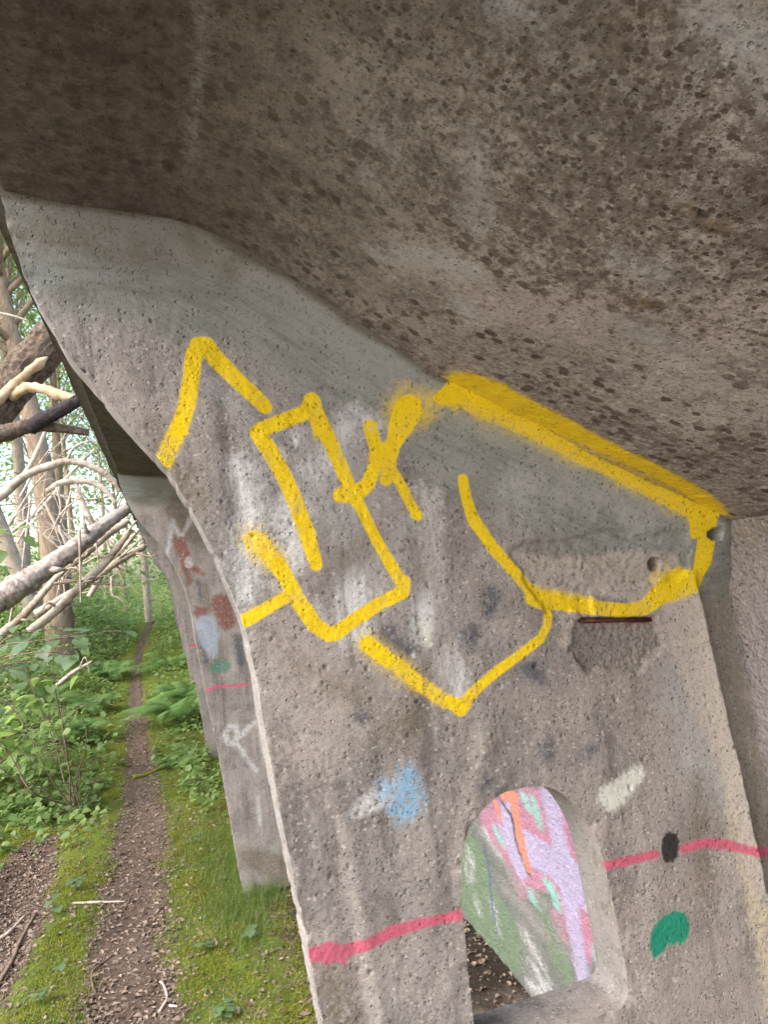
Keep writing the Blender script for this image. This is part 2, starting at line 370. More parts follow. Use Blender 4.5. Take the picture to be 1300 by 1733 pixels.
    if hole:                                           # snap the opening to a clean outline
        I0 = np.arange(len(zs)*nx).reshape(len(zs), nx); Q0 = np.stack([I0[:-1, :-1], I0[:-1, 1:], I0[1:, 1:], I0[1:, :-1]], -1).reshape(-1, 4)
        keepq = hd[Q0].mean(1) > 1e-5; used = np.zeros(len(P), bool); used[Q0[keepq]] = True; cut = np.zeros(len(P), bool); cut[Q0[~keepq]] = True
        near = used & cut
        eps = 1e-3; gx = (poly_sdf(P[near]+[eps, 0], HOLE)-poly_sdf(P[near]-[eps, 0], HOLE))/(2*eps)
        gz = (poly_sdf(P[near]+[0, eps], HOLE)-poly_sdf(P[near]-[0, eps], HOLE))/(2*eps)
        P[near] -= np.stack([gx, gz], 1)*hd[near][:, None]
        Qk = Q0[keepq]; Ek = np.concatenate([Qk[:, [0, 1]], Qk[:, [1, 2]], Qk[:, [2, 3]], Qk[:, [3, 0]]]); ke = np.sort(Ek, 1)
        _, iv, ct = np.unique(ke[:, 0].astype(np.int64)*len(P)+ke[:, 1], return_inverse=True, return_counts=True)
        Eb = Ek[(ct[iv] == 1)]; Eb = Eb[near[Eb[:, 0]] & near[Eb[:, 1]]]; bi = np.unique(Eb)
        for _ in range(14):                            # relax the stair-stepped outline along itself
            acc = np.zeros((len(P), 2)); cn = np.zeros(len(P))
            for a_i, b_i in ((0, 1), (1, 0)):
                np.add.at(acc, Eb[:, a_i], P[Eb[:, b_i]]); np.add.at(cn, Eb[:, a_i], 1)
            P[bi] = .5*P[bi]+.5*acc[bi]/cn[bi][:, None]
        d0 = poly_sdf(P[bi], HOLE)
        gx = (poly_sdf(P[bi]+[eps, 0], HOLE)-poly_sdf(P[bi]-[eps, 0], HOLE))/(2*eps); gz = (poly_sdf(P[bi]+[0, eps], HOLE)-poly_sdf(P[bi]-[0, eps], HOLE))/(2*eps)
        P[bi] -= np.stack([gx, gz], 1)*d0[:, None]
    V1 = np.stack([P[:, 0], Y0+dy, P[:, 1]], 1)
    cov_b = np.minimum(cov, .06)
    V2 = np.stack([P[:, 0], Y0+thick+cov_b+.5*nd, P[:, 1]], 1)
    I = np.arange(len(zs)*nx).reshape(len(zs), nx)
    Q = np.stack([I[:-1, :-1], I[:-1, 1:], I[1:, 1:], I[1:, :-1]], -1).reshape(-1, 4)
    if hole: Q = Q[keepq]
    # boundary edges
    E_ = np.concatenate([Q[:, [0, 1]], Q[:, [1, 2]], Q[:, [2, 3]], Q[:, [3, 0]]]); key = np.sort(E_, 1); N = len(P)
    kk = key[:, 0].astype(np.int64)*N+key[:, 1]; uq, inv, cnt = np.unique(kk, return_inverse=True, return_counts=True)
    B = E_[cnt[inv] == 1]
    V = [V1, V2]; off = 2*N
    bv = np.unique(B); m = {}
    mp = np.zeros(N, np.int64); mp[bv] = np.arange(len(bv))
    ns = 9
    for k in range(ns):                                # the narrow faces: outer edge, reveal of the opening
        w = k/(ns-1); s3 = np.stack([P[bv, 0], np.full(len(bv), Y0+w*thick), P[bv, 1]], 1)
        a = V1[bv]*(1-w)+V2[bv]*w
        if 0 < k < ns-1: a[:, 0] += .0015*fbm(s3*50, 3, 23)
        V.append(a)
    nb = len(bv); sides = []
    for k in range(ns-1):
        a = off+k*nb+mp[B[:, 0]]; b = off+k*nb+mp[B[:, 1]]
        sides.append(np.stack([b, a, a+nb, b+nb], 1))
    V = np.concatenate(V)
    full = lambda a, fill: np.concatenate([a, np.full(len(V)-N, fill)]) if fill is not None else None
    at_ = {}
    Pm = P
    for k, v in masks.items():
        d = np.full(N, 9.)
        for kind, pts, r in v:
            d = np.minimum(d, seg_sdf(Pm, pts, r) if kind == 's' else poly_sdf(Pm, pts))
        side = np.concatenate([d[bv]+.6*thick*(j/(ns-1)) for j in range(ns)])
        at_[k] = np.concatenate([d, np.full(N, 9.), side])
    for k, *_ in FIN_LAYERS:
        if k not in at_: at_[k] = np.full(len(V), 9.)
    at_['joint_dist'] = np.concatenate([jd, jd]+[jd[bv]]*ns)
    return mk(name, V, [Q, Q[:, ::-1]+N]+sides, mat or M['fin'], shelter, True, at_)

def px2fin(px, Y=D1):                    # the point of the rib face (with its flare towards the canopy) under a sight line
    out = []
    for a, b in px:
        y = Y
        for _ in range(6):
            q = at(a, b, y); jd = float(np.abs(seg_sdf(q[None, [0, 2]], CD, 0.))[0])
            if q[2] > zc(q[0]): jd = 0.
            y = Y-.050*max(0, 1-jd/.14)**1.6
        out.append(q[[0, 2]])
    return out
def S(px, w, Y=D1):                      # a brush stroke: pixel widths turned into metres on the rib
    k = .5*Y/1255.
    return ('s', px2fin(px, Y), np.asarray(w, float)*k)
def G(px, Y=D1): return ('p', px2fin(px, Y), 0)

yellow = [S([(300, 730), (310, 705), (317, 680), (323, 640), (328, 600), (336, 584), (348, 584), (362, 603), (400, 642), (448, 688)], [27, 28, 28, 27, 27, 28, 28, 28, 27, 25]),
          S([(535, 955), (520, 905), (500, 850), (480, 805), (458, 765), (436, 733), (442, 727), (480, 712), (518, 697), (528, 680)], [22, 28, 27, 27, 28, 27, 26, 26, 26, 30]),
          S([(528, 679), (536, 705), (560, 750), (582, 800), (596, 835), (612, 862), (640, 918), (682, 990)], [29, 30, 27, 24, 23, 20, 20, 22]),
          S([(527, 700), (531, 725), (535, 742)], [9, 5, 6]),
          S([(684, 985), (682, 1002), (640, 1023), (592, 1055), (568, 1072), (556, 1073), (533, 1057), (505, 1018), (483, 976), (470, 957)], [24, 24, 23, 24, 25, 25, 26, 26, 26, 26]),
          S([(408, 1054), (450, 1030), (490, 1006)], [23, 21, 20]),
          S([(576, 838), (600, 839), (622, 820), (635, 790), (637, 760), (630, 735), (627, 722)], [26, 26, 26, 25, 23, 24, 24]),
          S([(690, 694), (680, 718), (664, 755), (660, 790), (653, 812)], [50, 44, 26, 22, 22]), S([(640, 757), (655, 785), (676, 815), (695, 852), (706, 872)], [14, 22, 18, 19, 20]),
          S([(783, 811), (789, 845), (802, 880), (835, 928), (868, 965), (898, 1000), (915, 1018)], [18, 20, 23, 22, 22, 23, 28]),
          S([(622, 1090), (655, 1115)], [25, 25]), S([(760, 1188), (783, 1198)], [20, 22]),
          S([(779, 1200), (805, 1168), (840, 1137), (880, 1108), (915, 1080), (926, 1058), (928, 1020)], [26, 20, 18, 18, 18, 17, 18]),
          S([(905, 1012), (950, 1020), (1000, 1028), (1060, 1034), (1090, 1028), (1120, 1002), (1150, 976)], [32, 26, 26, 27, 29, 40, 36]),
          S([(1178, 988), (1190, 950), (1196, 915), (1198, 880), (1205, 862)], [22, 36, 36, 36, 40]), S([(1170, 862), (1173, 885), (1176, 905)], [12, 14, 16]),
          G([(730, 674), (765, 640), (800, 640), (850, 682), (820, 690), (790, 683), (745, 684)]), S([(745, 676), (790, 668), (840, 685)], [10, 24, 14])]
thin_y = [S([(275, 783), (285, 762), (302, 725)], [26, 29, 29]), S([(474, 962), (458, 940), (438, 918), (428, 914)], [27, 30, 34, 30]), S([(622, 1090), (655, 1115), (705, 1152), (745, 1182), (783, 1198)], [26, 28, 26, 25, 24]), S([(905, 1008), (950, 1016), (1000, 1024)], [40, 36, 32]),
          S([(745, 678), (790, 676), (850, 700), (920, 738), (1000, 782), (1100, 830), (1180, 868)], [14, 34, 34, 26, 18, 22, 30]), S([(655, 760), (640, 757)], [30, 20]), S([(1130, 1000), (1165, 985)], [44, 44])]
fog = [S([(690, 692), (712, 690)], [74, 56]), S([(785, 668), (880, 712), (960, 758)], [44, 46, 36]), S([(960, 752), (1100, 822), (1185, 868)], [34, 40, 44]),
       S([(622, 1090), (705, 1152)], [34, 30]), S([(430, 912), (465, 950)], [38, 34]), S([(1120, 985), (1170, 985)], [50, 40])]
masks1 = {
 'yellow': yellow, 'yellow_thin': thin_y, 'yellow_fog': fog,
 'pink': [S([(530, 1615), (570, 1614), (600, 1606), (635, 1592), (665, 1577), (715, 1563), (795, 1546)], [24, 22, 20, 19, 20, 17, 15]), S([(555, 1612), (578, 1614), (584, 1632)], [34, 26, 6]),
          S([(1022, 1465), (1070, 1455), (1110, 1445)], [17, 16, 15]), S([(1155, 1436), (1195, 1425), (1230, 1428), (1270, 1438), (1340, 1452)], [16, 19, 18, 18, 18])],
 'spray': [S([(402, 790), (420, 850), (408, 930), (412, 1000)], [30, 40, 50, 36]), S([(725, 832), (733, 900), (735, 985)], [36, 26, 22]), S([(730, 1010), (712, 1085), (700, 1110)], [30, 36, 20]),
           S([(560, 1045), (600, 1070)], [46, 50]), S([(490, 870), (500, 940)], [50, 40]), S([(580, 725), (560, 760), (530, 800)], [40, 34, 30]), S([(480, 762), (500, 745)], [20, 16]), S([(600, 1010), (590, 1050)], [70, 40]), S([(760, 1120), (782, 1180)], [34, 26]), S([(640, 725), (600, 700)], [16, 20])],
 'wash': [S([(880, 830), (870, 870), (850, 930)], [90, 80, 70]), S([(560, 800), (620, 940)], [160, 150]), S([(455, 760), (430, 960)], [70, 90]), S([(690, 900), (730, 1060)], [80, 90]), S([(960, 840), (1090, 880)], [60, 80]),
          S([(1130, 1150), (1190, 1330)], [60, 80]), S([(330, 620), (430, 720)], [30, 30])],
 'damp': [S([(1222, 1010), (1250, 1180), (1280, 1320), (1315, 1480), (1380, 1760)], [50, 52, 52, 52, 60])], 'grime': [S([(690, 1225), (660, 1240)], [50, 40]), S([(640, 905), (560, 960)], [36, 30]), S([(700, 930), (715, 985)], [26, 20]), S([(500, 1120), (620, 1190)], [10, 24]), S([(1180, 1330), (1190, 1500)], [30, 44]), S([(20, 395), (140, 410), (260, 440)], [26, 30, 20]),
           S([(560, 1650), (590, 1760)], [50, 60]), S([(720, 1090), (690, 1120)], [30, 24]), S([(260, 730), (330, 850)], [34, 30])],
 'fresh': [G([(855, 925), (900, 935), (960, 945), (1060, 930), (1140, 935), (1180, 985), (1215, 1120), (1240, 1260), (1200, 1270), (1160, 1180), (1130, 1080), (1120, 1030), (1000, 1005), (1005, 1045), (985, 1050), (965, 1110), (945, 1090), (950, 1040), (905, 1005)]),
           G([(440, 985), (475, 975), (500, 1000), (470, 1012)]), S([(1225, 1250), (1250, 1380), (1275, 1500)], [40, 36, 30])],
 'worn': [S([(1160, 990), (1186, 1110), (1222, 1285), (1246, 1400), (1278, 1545), (1320, 1760)], [24, 30, 34, 36, 36, 36])],
 'bloom': [S([(470, 1090), (560, 1190), (500, 1290)], [90, 120, 70])],
 'slate': [S([(832, 1008), (826, 1035)], [34, 26]), S([(800, 1068), (803, 1088)], [34, 30]), S([(892, 1128), (912, 1142)], [32, 34]), S([(930, 1262), (934, 1276)], [34, 34]), S([(1000, 1272)], [30]), S([(826, 1325)], [24]), S([(660, 1075), (690, 1100)], [40, 30]), S([(613, 1210)], [18]), S([(470, 745), (500, 760)], [6, 8])],
 'gravel': [G([(975, 1052), (1105, 1050), (1125, 1090), (1080, 1140), (1000, 1135), (960, 1100)])],
 'rust': [S([(990, 1052), (1100, 1050)], [5, 5])],
 'sky': [S([(690, 1325), (686, 1365)], [46, 50]), S([(655, 1335)], [30])],
 'chalk': [S([(1035, 1350), (1078, 1312)], [46, 36]), S([(720, 1055), (722, 1085)], [20, 14])],
 'mist': [S([(600, 1375), (640, 1350), (672, 1335)], [16, 36, 40])],
 'teal': [G([(1107, 1623), (1099, 1600), (1101, 1578), (1114, 1557), (1138, 1541), (1158, 1544), (1168, 1566), (1163, 1588), (1152, 1600), (1146, 1592), (1140, 1601), (1134, 1596), (1124, 1608)])],
 'black': [S([(1135, 1425), (1134, 1442)], [36, 36])],
}
zfine = np.concatenate([np.linspace(-.12, .60, 60), np.linspace(.612, .80, 50), np.arange(.8024, 2.135, .0025)])
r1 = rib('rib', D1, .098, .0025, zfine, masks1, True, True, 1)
r1['label'] = 'nearest rib with the large yellow spray-painted tag and an arched opening'
# rusty bar lying in the slot
def tube(pts, rad, seg=8, wob=0., seed=0, cap=True, ridge=0.):
    pts = np.asarray(pts, float); n = len(pts); rad = np.broadcast_to(np.asarray(rad, float), (n,))
    tg = np.gradient(pts, axis=0); tg /= np.linalg.norm(tg, axis=1)[:, None]+1e-9
    up = np.array([0, 0, 1.]) if abs(tg[0, 2]) < .9 else np.array([1., 0, 0])
    V = []
    s = np.cross(tg[0], up); s /= np.linalg.norm(s)
    for i in range(n):
        s = s-tg[i]*(s@tg[i]); s /= np.linalg.norm(s)+1e-9; b = np.cross(tg[i], s)
        a = np.arange(seg)/seg*2*math.pi
        V.append(pts[i]+rad[i]*(np.cos(a)[:, None]*s+np.sin(a)[:, None]*b))
    V = np.concatenate(V)
    if wob:
        cen = np.repeat(pts, seg, 0); d = V-cen; rr = np.repeat(rad, seg)
        k = 1+wob*fbm(V/np.maximum(rr, 1e-4)[:, None]*np.array([.9, .9, .5])+seed*7.7, 3, seed)
        V = cen+d*k[:, None]
    if ridge:
        ln = np.concatenate([[0], np.cumsum(np.linalg.norm(np.diff(pts, axis=0), axis=1))]); a = np.arange(seg)/seg*2*math.pi
        q = np.stack([np.tile(np.cos(a)*5, n), np.tile(np.sin(a)*5, n), np.repeat(ln*9, seg)+seed*5.1], 1); q[:, :2] += .5*fbm(q*[.3, .3, 1], 2, seed+3)[:, None]
        cen = np.repeat(pts, seg, 0); V = cen+(V-cen)*(1+ridge*(np.abs(fbm(q, 3, seed))-.3)+ridge*.5*fbm(q*3, 2, seed+1))[:, None]
    I = np.arange(n*seg).reshape(n, seg); J = np.roll(I, -1, 1)
    Q = np.stack([I[:-1], J[:-1], J[1:], I[1:]], -1).reshape(-1, 4)
    T = []
    if cap:
        V = np.concatenate([V, pts[:1], pts[-1:]]); a = n*seg
        T = np.concatenate([np.stack([J[0], I[0], np.full(seg, a)], 1), np.stack([I[-1], J[-1], np.full(seg, a+1)], 1)])
    return V, Q, T
def spline(pts, n):
    pts = np.asarray(pts, float); P = np.concatenate([[2*pts[0]-pts[1]], pts, [2*pts[-1]-pts[-2]]]); out = []
    for q in np.linspace(0, len(pts)-1-1e-6, n):
        i = int(q); t = q-i; a, b, c, d = P[i:i+4]
        out.append(.5*((2*b)+(c-a)*t+(2*a-5*b+4*c-d)*t*t+(3*b-a-3*c+d)*t**3))
    return np.array(out)
T = NT('rusty_iron'); T.bsdf(T.mix(T.rng(T.noise(160, 4), .4, .6), (.045, .018, .012), (.10, .035, .02)), .9, T.bump(T.noise(300), .001)); M['rust'] = T.m
a_, b_ = at(985, 1051, D1), at(1106, 1049, D1)
V, Q, Tt = tube([a_+[0, .006, 0], (a_+b_)/2+[0, .005, 0], b_+[0, .006, 0]], .0028, 8, .15)
mk('rusty_bar', V, [Q, Tt], M['rust'], r1)

Y2 = D1+BAY
S2 = lambda px, w: S(px, w, Y2)
masks2 = {
 'mist': [S2([(281, 940), (287, 915), (292, 882)], [5, 6, 9]), S2([(293, 885), (302, 904), (309, 905), (322, 878)], [5, 6, 6, 8]), S2([(318, 950), (319, 956)], [13, 12]),
           S2([(388, 1232), (380, 1242), (385, 1256), (398, 1258), (404, 1244), (398, 1230), (388, 1230)], [8, 9, 9, 10, 8, 8, 8]), S2([(400, 1250), (432, 1222)], [9, 8]), S2([(402, 1260), (415, 1280), (434, 1304)], [5, 7, 7]), S2([(441, 1235), (446, 1290)], [7, 4]), S2([(436, 1350), (440, 1395)], [5, 6])],
 'rust': [S2([(301, 912), (310, 935), (315, 965)], [18, 19, 12]), S2([(316, 962), (321, 990)], [9, 4]), S2([(322, 960), (345, 972)], [8, 6]), S2([(374, 1020), (384, 1052)], [30, 26]), S2([(338, 1036), (347, 1048)], [20, 18]), S2([(455, 1290), (460, 1320)], [9, 6])],
 'sky': [], 'wash': [S2([(348, 1052), (360, 1100)], [28, 22]), S2([(360, 1015), (350, 985)], [30, 20])], 'slate': [S2([(338, 1070), (350, 1120)], [10, 8]), S2([(402, 1080), (408, 1120)], [16, 14]), S2([(335, 985), (340, 1015)], [8, 6])],
 'teal_soft': [S2([(366, 1128), (380, 1127)], [20, 20])], 'pink': [S2([(350, 1168), (365, 1162), (390, 1161), (420, 1158)], [4, 5, 4, 4])]}
masks2['pale_blue'] = [S2([(347, 1056), (352, 1080), (360, 1105)], [30, 28, 16])]; masks2['grime'] = [S2([(335, 1075), (352, 1130)], [16, 16]), S2([(372, 1090), (378, 1120)], [14, 12]), S2([(345, 990), (352, 1030)], [16, 14]), S2([(420, 1450), (480, 1475)], [30, 40]), S2([(300, 860), (340, 900)], [40, 50])]
zc2 = np.concatenate([np.linspace(-.1, .1, 30), np.linspace(.108, 2.135, 300)])
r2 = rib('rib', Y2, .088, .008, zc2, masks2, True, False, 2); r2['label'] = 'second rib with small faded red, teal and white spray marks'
r3 = rib('rib', Y2+BAY, .088, .012, np.linspace(-.1, 2.135, 190), {'pink': [S([(530, 1615), (640, 1600), (795, 1546)], [20, 20, 20])]}, True, False, 3)
r3['label'] = 'bare grey rib'
for k in (2, 3, 4):
    c = r3.copy(); COL.objects.link(c); c.parent = shelter; c.location = (0, BAY*(k-1), 0)

# ---- canopy sheet
ys = np.concatenate([np.linspace(-4, .05, 30), np.arange(.053, 1.16, .0024), np.arange(1.17, 3.98, .012), np.linspace(4., 17.5, 160)])
xs = np.arange(-.158, .9451, .0024)
Xg, Yg = np.meshgrid(xs, ys); P = np.stack([Xg.ravel(), Yg.ravel()], 1)
zz = zc(P[:, 0]); slope = np.gradient(_zs, _xs); sl = np.interp(P[:, 0], _xs, slope); nl = np.sqrt(1+sl*sl)
nx_, nz_ = sl/nl, -1/nl                                    # pointing down and outward
p3 = np.stack([P[:, 0], P[:, 1], zz], 1)
dn = .0032*fbm(p3*6, 3, 31)+.0006*fbm(p3*60, 3, 32)+.0005*fbm(p3*170, 2, 33)
R = np.random.default_rng(11)
for k in range(420):                                        # blow holes and knocks
    yy = R.uniform(.2, 1.1); xx = R.uniform(-.15, .93); r = R.uniform(.0012, .0032)
    i0, i1 = np.searchsorted(ys, [yy-.008, yy+.008]); j0, j1 = np.searchsorted(xs, [xx-.008, xx+.008])
    idx = (np.arange(i0, i1)[:, None]*len(xs)+np.arange(j0, j1)).ravel()
    if len(idx): dn[idx] -= r*1.2*sstep(r, r*.4, np.hypot(P[idx, 0]-xx, P[idx, 1]-yy))
for px, r in (((1243, 454), .0028), ((1192, 368), .006), ((1050, 60), .0018), ((940, 245), .002), ((1185, 360), .004), ((1105, 462), .003), ((1210, 395), .004)):
    q = on_ceiling(px); d = np.hypot(P[:, 0]-q[0], P[:, 1]-q[1])+.0012*vnoise(p3*400, 3); dn -= r*1.3*sstep(r, r*.55, d)
d = seg_sdf(P, [on_ceiling(q) for q in ((275, 283), (310, 290), (352, 305))], 0.); dn += .006*sstep(.006, .001, d)*(P[:, 0] < 9)
d = seg_sdf(P, [on_ceiling(q) for q in ((1130, 843), (1215, 838), (1300, 822))], 0.); dn -= .002*sstep(.002, .0008, d+.001*vnoise(p3*90, 4))
# step of the shutter board at the lip
lip = np.zeros(len(P))
Vc = np.stack([P[:, 0]+nx_*dn, P[:, 1], zz+nz_*dn], 1)
I = np.arange(len(P)).reshape(len(ys), len(xs))
Q = np.stack([I[:-1, :-1], I[1:, :-1], I[1:, 1:], I[:-1, 1:]], -1).reshape(-1, 4)
lipx = np.array([(-.158, 2.118), (-.192, 2.142), (-.194, 2.142), (-.196, 2.25), (1.2, 2.25), (1.2, 1.9), (.96, 1.60)])
Lv, Lq = [], []; nb0 = len(Vc); ly = np.linspace(-4, 17.5, 500)
for j, (x, z) in enumerate(lipx):
    q3 = np.stack([np.full(500, x), ly, np.full(500, z)], 1)
    wob = .003*fbm(q3*[1, 6, 1], 3, 34) if 0 < j < 3 else 0
    Lv.append(np.stack([np.full(500, x)+wob, ly, np.full(500, z+(.0015 if j == 0 else 0))], 1))
for j in range(len(lipx)-1):
    a = nb0+j*500+np.arange(499); Lq.append(np.stack([a, a+500, a+501, a+1], 1))
Vc = np.concatenate([Vc]+Lv)
def ceil_mask(items):
    d = np.full(len(P), 9.)
    for kind, px, w in items:
        q = [on_ceiling(p) for p in px]
        d = np.minimum(d, seg_sdf(P, q, np.asarray(w, float)) if kind == 's' else poly_sdf(P, q))
    return np.concatenate([d, np.full(len(Vc)-len(P), 9.)])
yq = [(735, 660), (748, 645), (770, 631), (800, 634), (845, 650), (905, 681), (960, 710), (1020, 742), (1080, 773), (1150, 808), (1195, 836), (1222, 856), (1232, 872)]
inner = [(1205, 872), (1150, 832), (1090, 800), (1020, 766), (960, 742), (900, 722), (860, 715), (800, 690), (760, 685)]
att = {'yellow': ceil_mask([('p', yq+inner, 0)]), 'yellow_fog': ceil_mask([('p', yq+[(1215, 885), (1150, 868), (1060, 825), (960, 780), (860, 730), (770, 690)], 0)]),
       'grey': ceil_mask([('s', [(1200, 20), (1250, 60), (1310, 110)], [.012, .012, .014]), ('s', [(650, 240), (665, 250)], [.006, .006]), ('s', [(800, 230), (815, 320), (800, 370)], [.008, .012, .016]), ('s', [(640, 430), (720, 430), (790, 455)], [.016, .02, .016]),
                          ('s', [(1060, 440), (1120, 460)], [.014, .012]), ('s', [(1080, 560), (1110, 570)], [.02, .02]), ('s', [(625, 300)], [.006]), ('s', [(790, 520), (810, 545)], [.02, .01]), ('s', [(345, -20), (338, 80), (332, 180), (322, 270)], [.0, .001, .0, .0]), ('s', [(850, 10), (890, 20)], [.012, .01])]),
       'ochre': ceil_mask([('s', [(1180, 358), (1200, 375), (1225, 398)], [.004, .005, .004]), ('s', [(1070, 500), (1105, 512)], [.006, .005]), ('s', [(1130, 323)], [.003])])}
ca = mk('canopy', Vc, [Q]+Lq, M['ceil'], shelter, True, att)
ca['label'] = 'curved overhanging underside mottled with dark brown spots'

# ---- wall
ys = np.concatenate([np.linspace(-4, .3, 40), np.arange(.305, 3.9, .006), np.linspace(3.92, 17.5, 150)])
zs = np.concatenate([np.linspace(-.25, -.02, 10), np.arange(-.015, 1.5735, .006), [1.576, 1.60]])
Yg, Zg = np.meshgrid(ys, zs); P = np.stack([Yg.ravel(), Zg.ravel()], 1)
p3 = np.stack([np.zeros(len(P)), P[:, 0], P[:, 1]], 1)
dn = .005*fbm(p3*5, 3, 41)+.0030*fbm(p3*70, 3, 42)
dn *= sstep(1.57, 1.5, P[:, 1])*.8+.2
Vw = np.stack([xw(P[:, 1])-dn, P[:, 0], P[:, 1]], 1)
I = np.arange(len(P)).reshape(len(zs), len(ys)); Q = np.stack([I[:-1, :-1], I[:-1, 1:], I[1:, 1:], I[1:, :-1]], -1).reshape(-1, 4)[:, ::-1]
# thickness: back face
nB = len(Vw); bx = np.array([(-.25, 1.35), (1.60, 1.35)]); Vb = np.concatenate([Vw, [[1.35, -4, -.25], [1.35, 17.5, -.25], [1.35, 17.5, 1.6], [1.35, -4, 1.6]]])
mc = lambda q: (700+q[0]*.4615, 1250+q[1]*.4615)
def wall_mask(items):
    d = np.full(len(P), 9.)
    for kind, px, w in items:
        q = [on_wall(p) for p in px]
        q = np.asarray(q)*[.36, 1]; d = np.minimum(d, seg_sdf(P*[.36, 1], q, np.asarray(w, float)) if kind == 's' else poly_sdf(P*[.36, 1], q))
    return np.concatenate([d, np.full(4, 9.)])
def mp(*pts): return ('p', [mc(q) for q in pts], 0)
def ms(w, *pts):
    return ('s', [mc(q) for q in pts], np.asarray(w, float)*.4615*.5*.0019)
att = {
 'm_base': wall_mask([('p', [(740, 1300), (1020, 1280), (1060, 1700), (900, 1740), (760, 1560)], 0)]),
 'm_green': wall_mask([mp((150, 420), (190, 330), (235, 380), (270, 470), (300, 560), (360, 640), (410, 740), (405, 860), (330, 860), (240, 760), (170, 600)), ms([44, 50, 56, 40], (475, 640), (520, 740), (560, 860), (590, 930))]),
 'm_pink': wall_mask([mp((240, 280), (290, 220), (400, 180), (560, 180), (650, 470), (690, 640), (700, 740), (655, 830), (600, 760), (560, 730), (520, 560), (440, 560), (400, 600), (350, 490), (300, 400), (250, 330))]),
 'm_lilac': wall_mask([mp((320, 240), (350, 230), (400, 330), (470, 370), (500, 390), (490, 290), (465, 180), (530, 180), (550, 290), (580, 430), (625, 475), (655, 650), (615, 620), (630, 740), (645, 870), (610, 900), (585, 820), (560, 640), (530, 540), (470, 490), (430, 470), (405, 530), (375, 480), (335, 390), (310, 310))]),
 'm_rose': wall_mask([mp((440, 260), (470, 290), (505, 390), (450, 350), (420, 300)), mp((615, 615), (690, 690), (680, 760), (650, 830), (625, 700)), ms([26, 20], (520, 640), (555, 740))]),
 'm_aqua': wall_mask([ms([30, 24], (415, 215), (428, 260)), ms([16, 20, 18], (445, 215), (455, 260), (465, 330)), ms([20, 26], (300, 330), (325, 385)), ms([30, 26, 20], (495, 535), (515, 580), (525, 620)), ms([20, 24], (435, 560), (445, 600)), ms([40, 30], (690, 790), (700, 860))]),
 'm_grey': wall_mask([ms([60, 70, 60], (350, 560), (430, 640), (470, 700)), ms([30, 40, 40], (240, 330), (320, 440), (390, 540)), ms([40, 50, 30], (420, 700), (450, 800), (440, 940)), ms([24, 30], (520, 660), (560, 790)), ms([24, 30], (460, 580), (490, 620))]),
 'm_white': wall_mask([ms([14, 18, 12], (200, 400), (215, 470), (205, 520)), ms([10, 26, 16], (400, 690), (450, 780), (500, 880)), ms([16, 40, 20], (440, 830), (480, 890), (500, 960)), ms([10, 14], (225, 570), (240, 640)), ms([12, 20], (255, 330), (310, 420)), ms([10, 12], (195, 500), (190, 450)), ms([10, 8], (290, 600), (320, 720)), ms([20, 30, 20], (430, 900), (470, 930), (520, 950))]),
 'm_black': wall_mask([ms([10, 14, 14, 10], (325, 232), (365, 290), (388, 400), (425, 498)), ms([5, 5], (308, 255), (325, 318))]),
 'm_orange': wall_mask([ms([34, 24, 24, 20], (362, 205), (380, 290), (400, 400), (425, 485)), ms([22, 14, 10], (302, 240), (314, 285), (325, 312)), ms([26, 26], (335, 215), (375, 205))]),
 'm_line': wall_mask([ms([5, 6, 6, 3], (258, 385), (275, 490), (290, 600), (315, 740))]),
 'pink': wall_mask([('s', [(1245, 1428), (1270, 1434), (1320, 1448)], [.011, .011, .011])]),
 'damp': wall_mask([('s', [(1240, 900), (1262, 1050), (1285, 1200), (1310, 1400), (1340, 1600)], [.03, .03, .035, .04, .05])]),
 'purple_grey': wall_mask([('s', [(1290, 950), (1295, 1200), (1330, 1350)], [.02, .03, .06]), ('s', [(1290, 1330), (1300, 1380)], [.05, .05])]),
}
w_ = mk('wall', Vb, [Q, np.array([[nB+3, nB+2, nB+1, nB]]), np.array([[0, nB, nB+1, len(ys)-1]])], M['wall'], shelter, True, att)
w_['label'] = 'leaning rough wall at the back with a pastel mural seen through the opening'

# ------------------------------------------------------------------ terrain
_py = np.array([-6, 3.05, 3.7, 4.4, 5.4, 6.9, 9.2, 12.6, 15.7, 18.5, 24]); _px = np.array([-.25, -.25, -.28, -.29, -.26, -.31, -.42, -.49, -.42, -.30, -.1])
_pw = np.array([.165, .165, .165, .16, .15, .11, .085, .075, .06, .05, .04])
def path_x(y): return np.interp(y, _py, _px)
def path_w(y): return np.interp(y, _py, _pw)
def terr(x, y, fine=True):
    x = np.asarray(x, float); y = np.asarray(y, float)
    z = .06*(np.clip(y, 6, 18)-6)-.10*np.maximum(y-18, 0)*(y < 22)-.4*(y >= 22)
    z = z+.42*np.clip(-x-.85, 0, 2.2)*sstep(6, 12, y)+.05*np.clip(-x-.8, 0, 6)*sstep(3, 5, y)
    z = z-.10*sstep(.62, .95, -x)*sstep(5.8, 4.6, y)                   # small drop beside the path
    d = np.abs(x-path_x(y))-path_w(y)
    z = z-.022*sstep(.06, -.10, d)
    p = np.stack([np.ravel(x), np.ravel(y), np.zeros(np.size(x))], 1)
    z = z+(.025*fbm(p*1.3, 2, 51)).reshape(x.shape)*sstep(.3, 1., np.abs(x-.6)+.2)
    if fine: z = z+(.010*fbm(p*9, 3, 52)).reshape(x.shape)*sstep(-.1, .1, d)
    return z
def grid_axis(lo, hi, a, b, fine, coarse):
    c1 = a-np.cumsum(np.geomspace(fine, coarse, 28)); c1 = np.concatenate([c1[c1 > lo], [lo]])[::-1]
    c2 = b+np.cumsum(np.geomspace(fine, coarse, 28)); c2 = np.concatenate([c2[c2 < hi], [hi]])
    return np.concatenate([c1, np.arange(a, b, fine), c2])
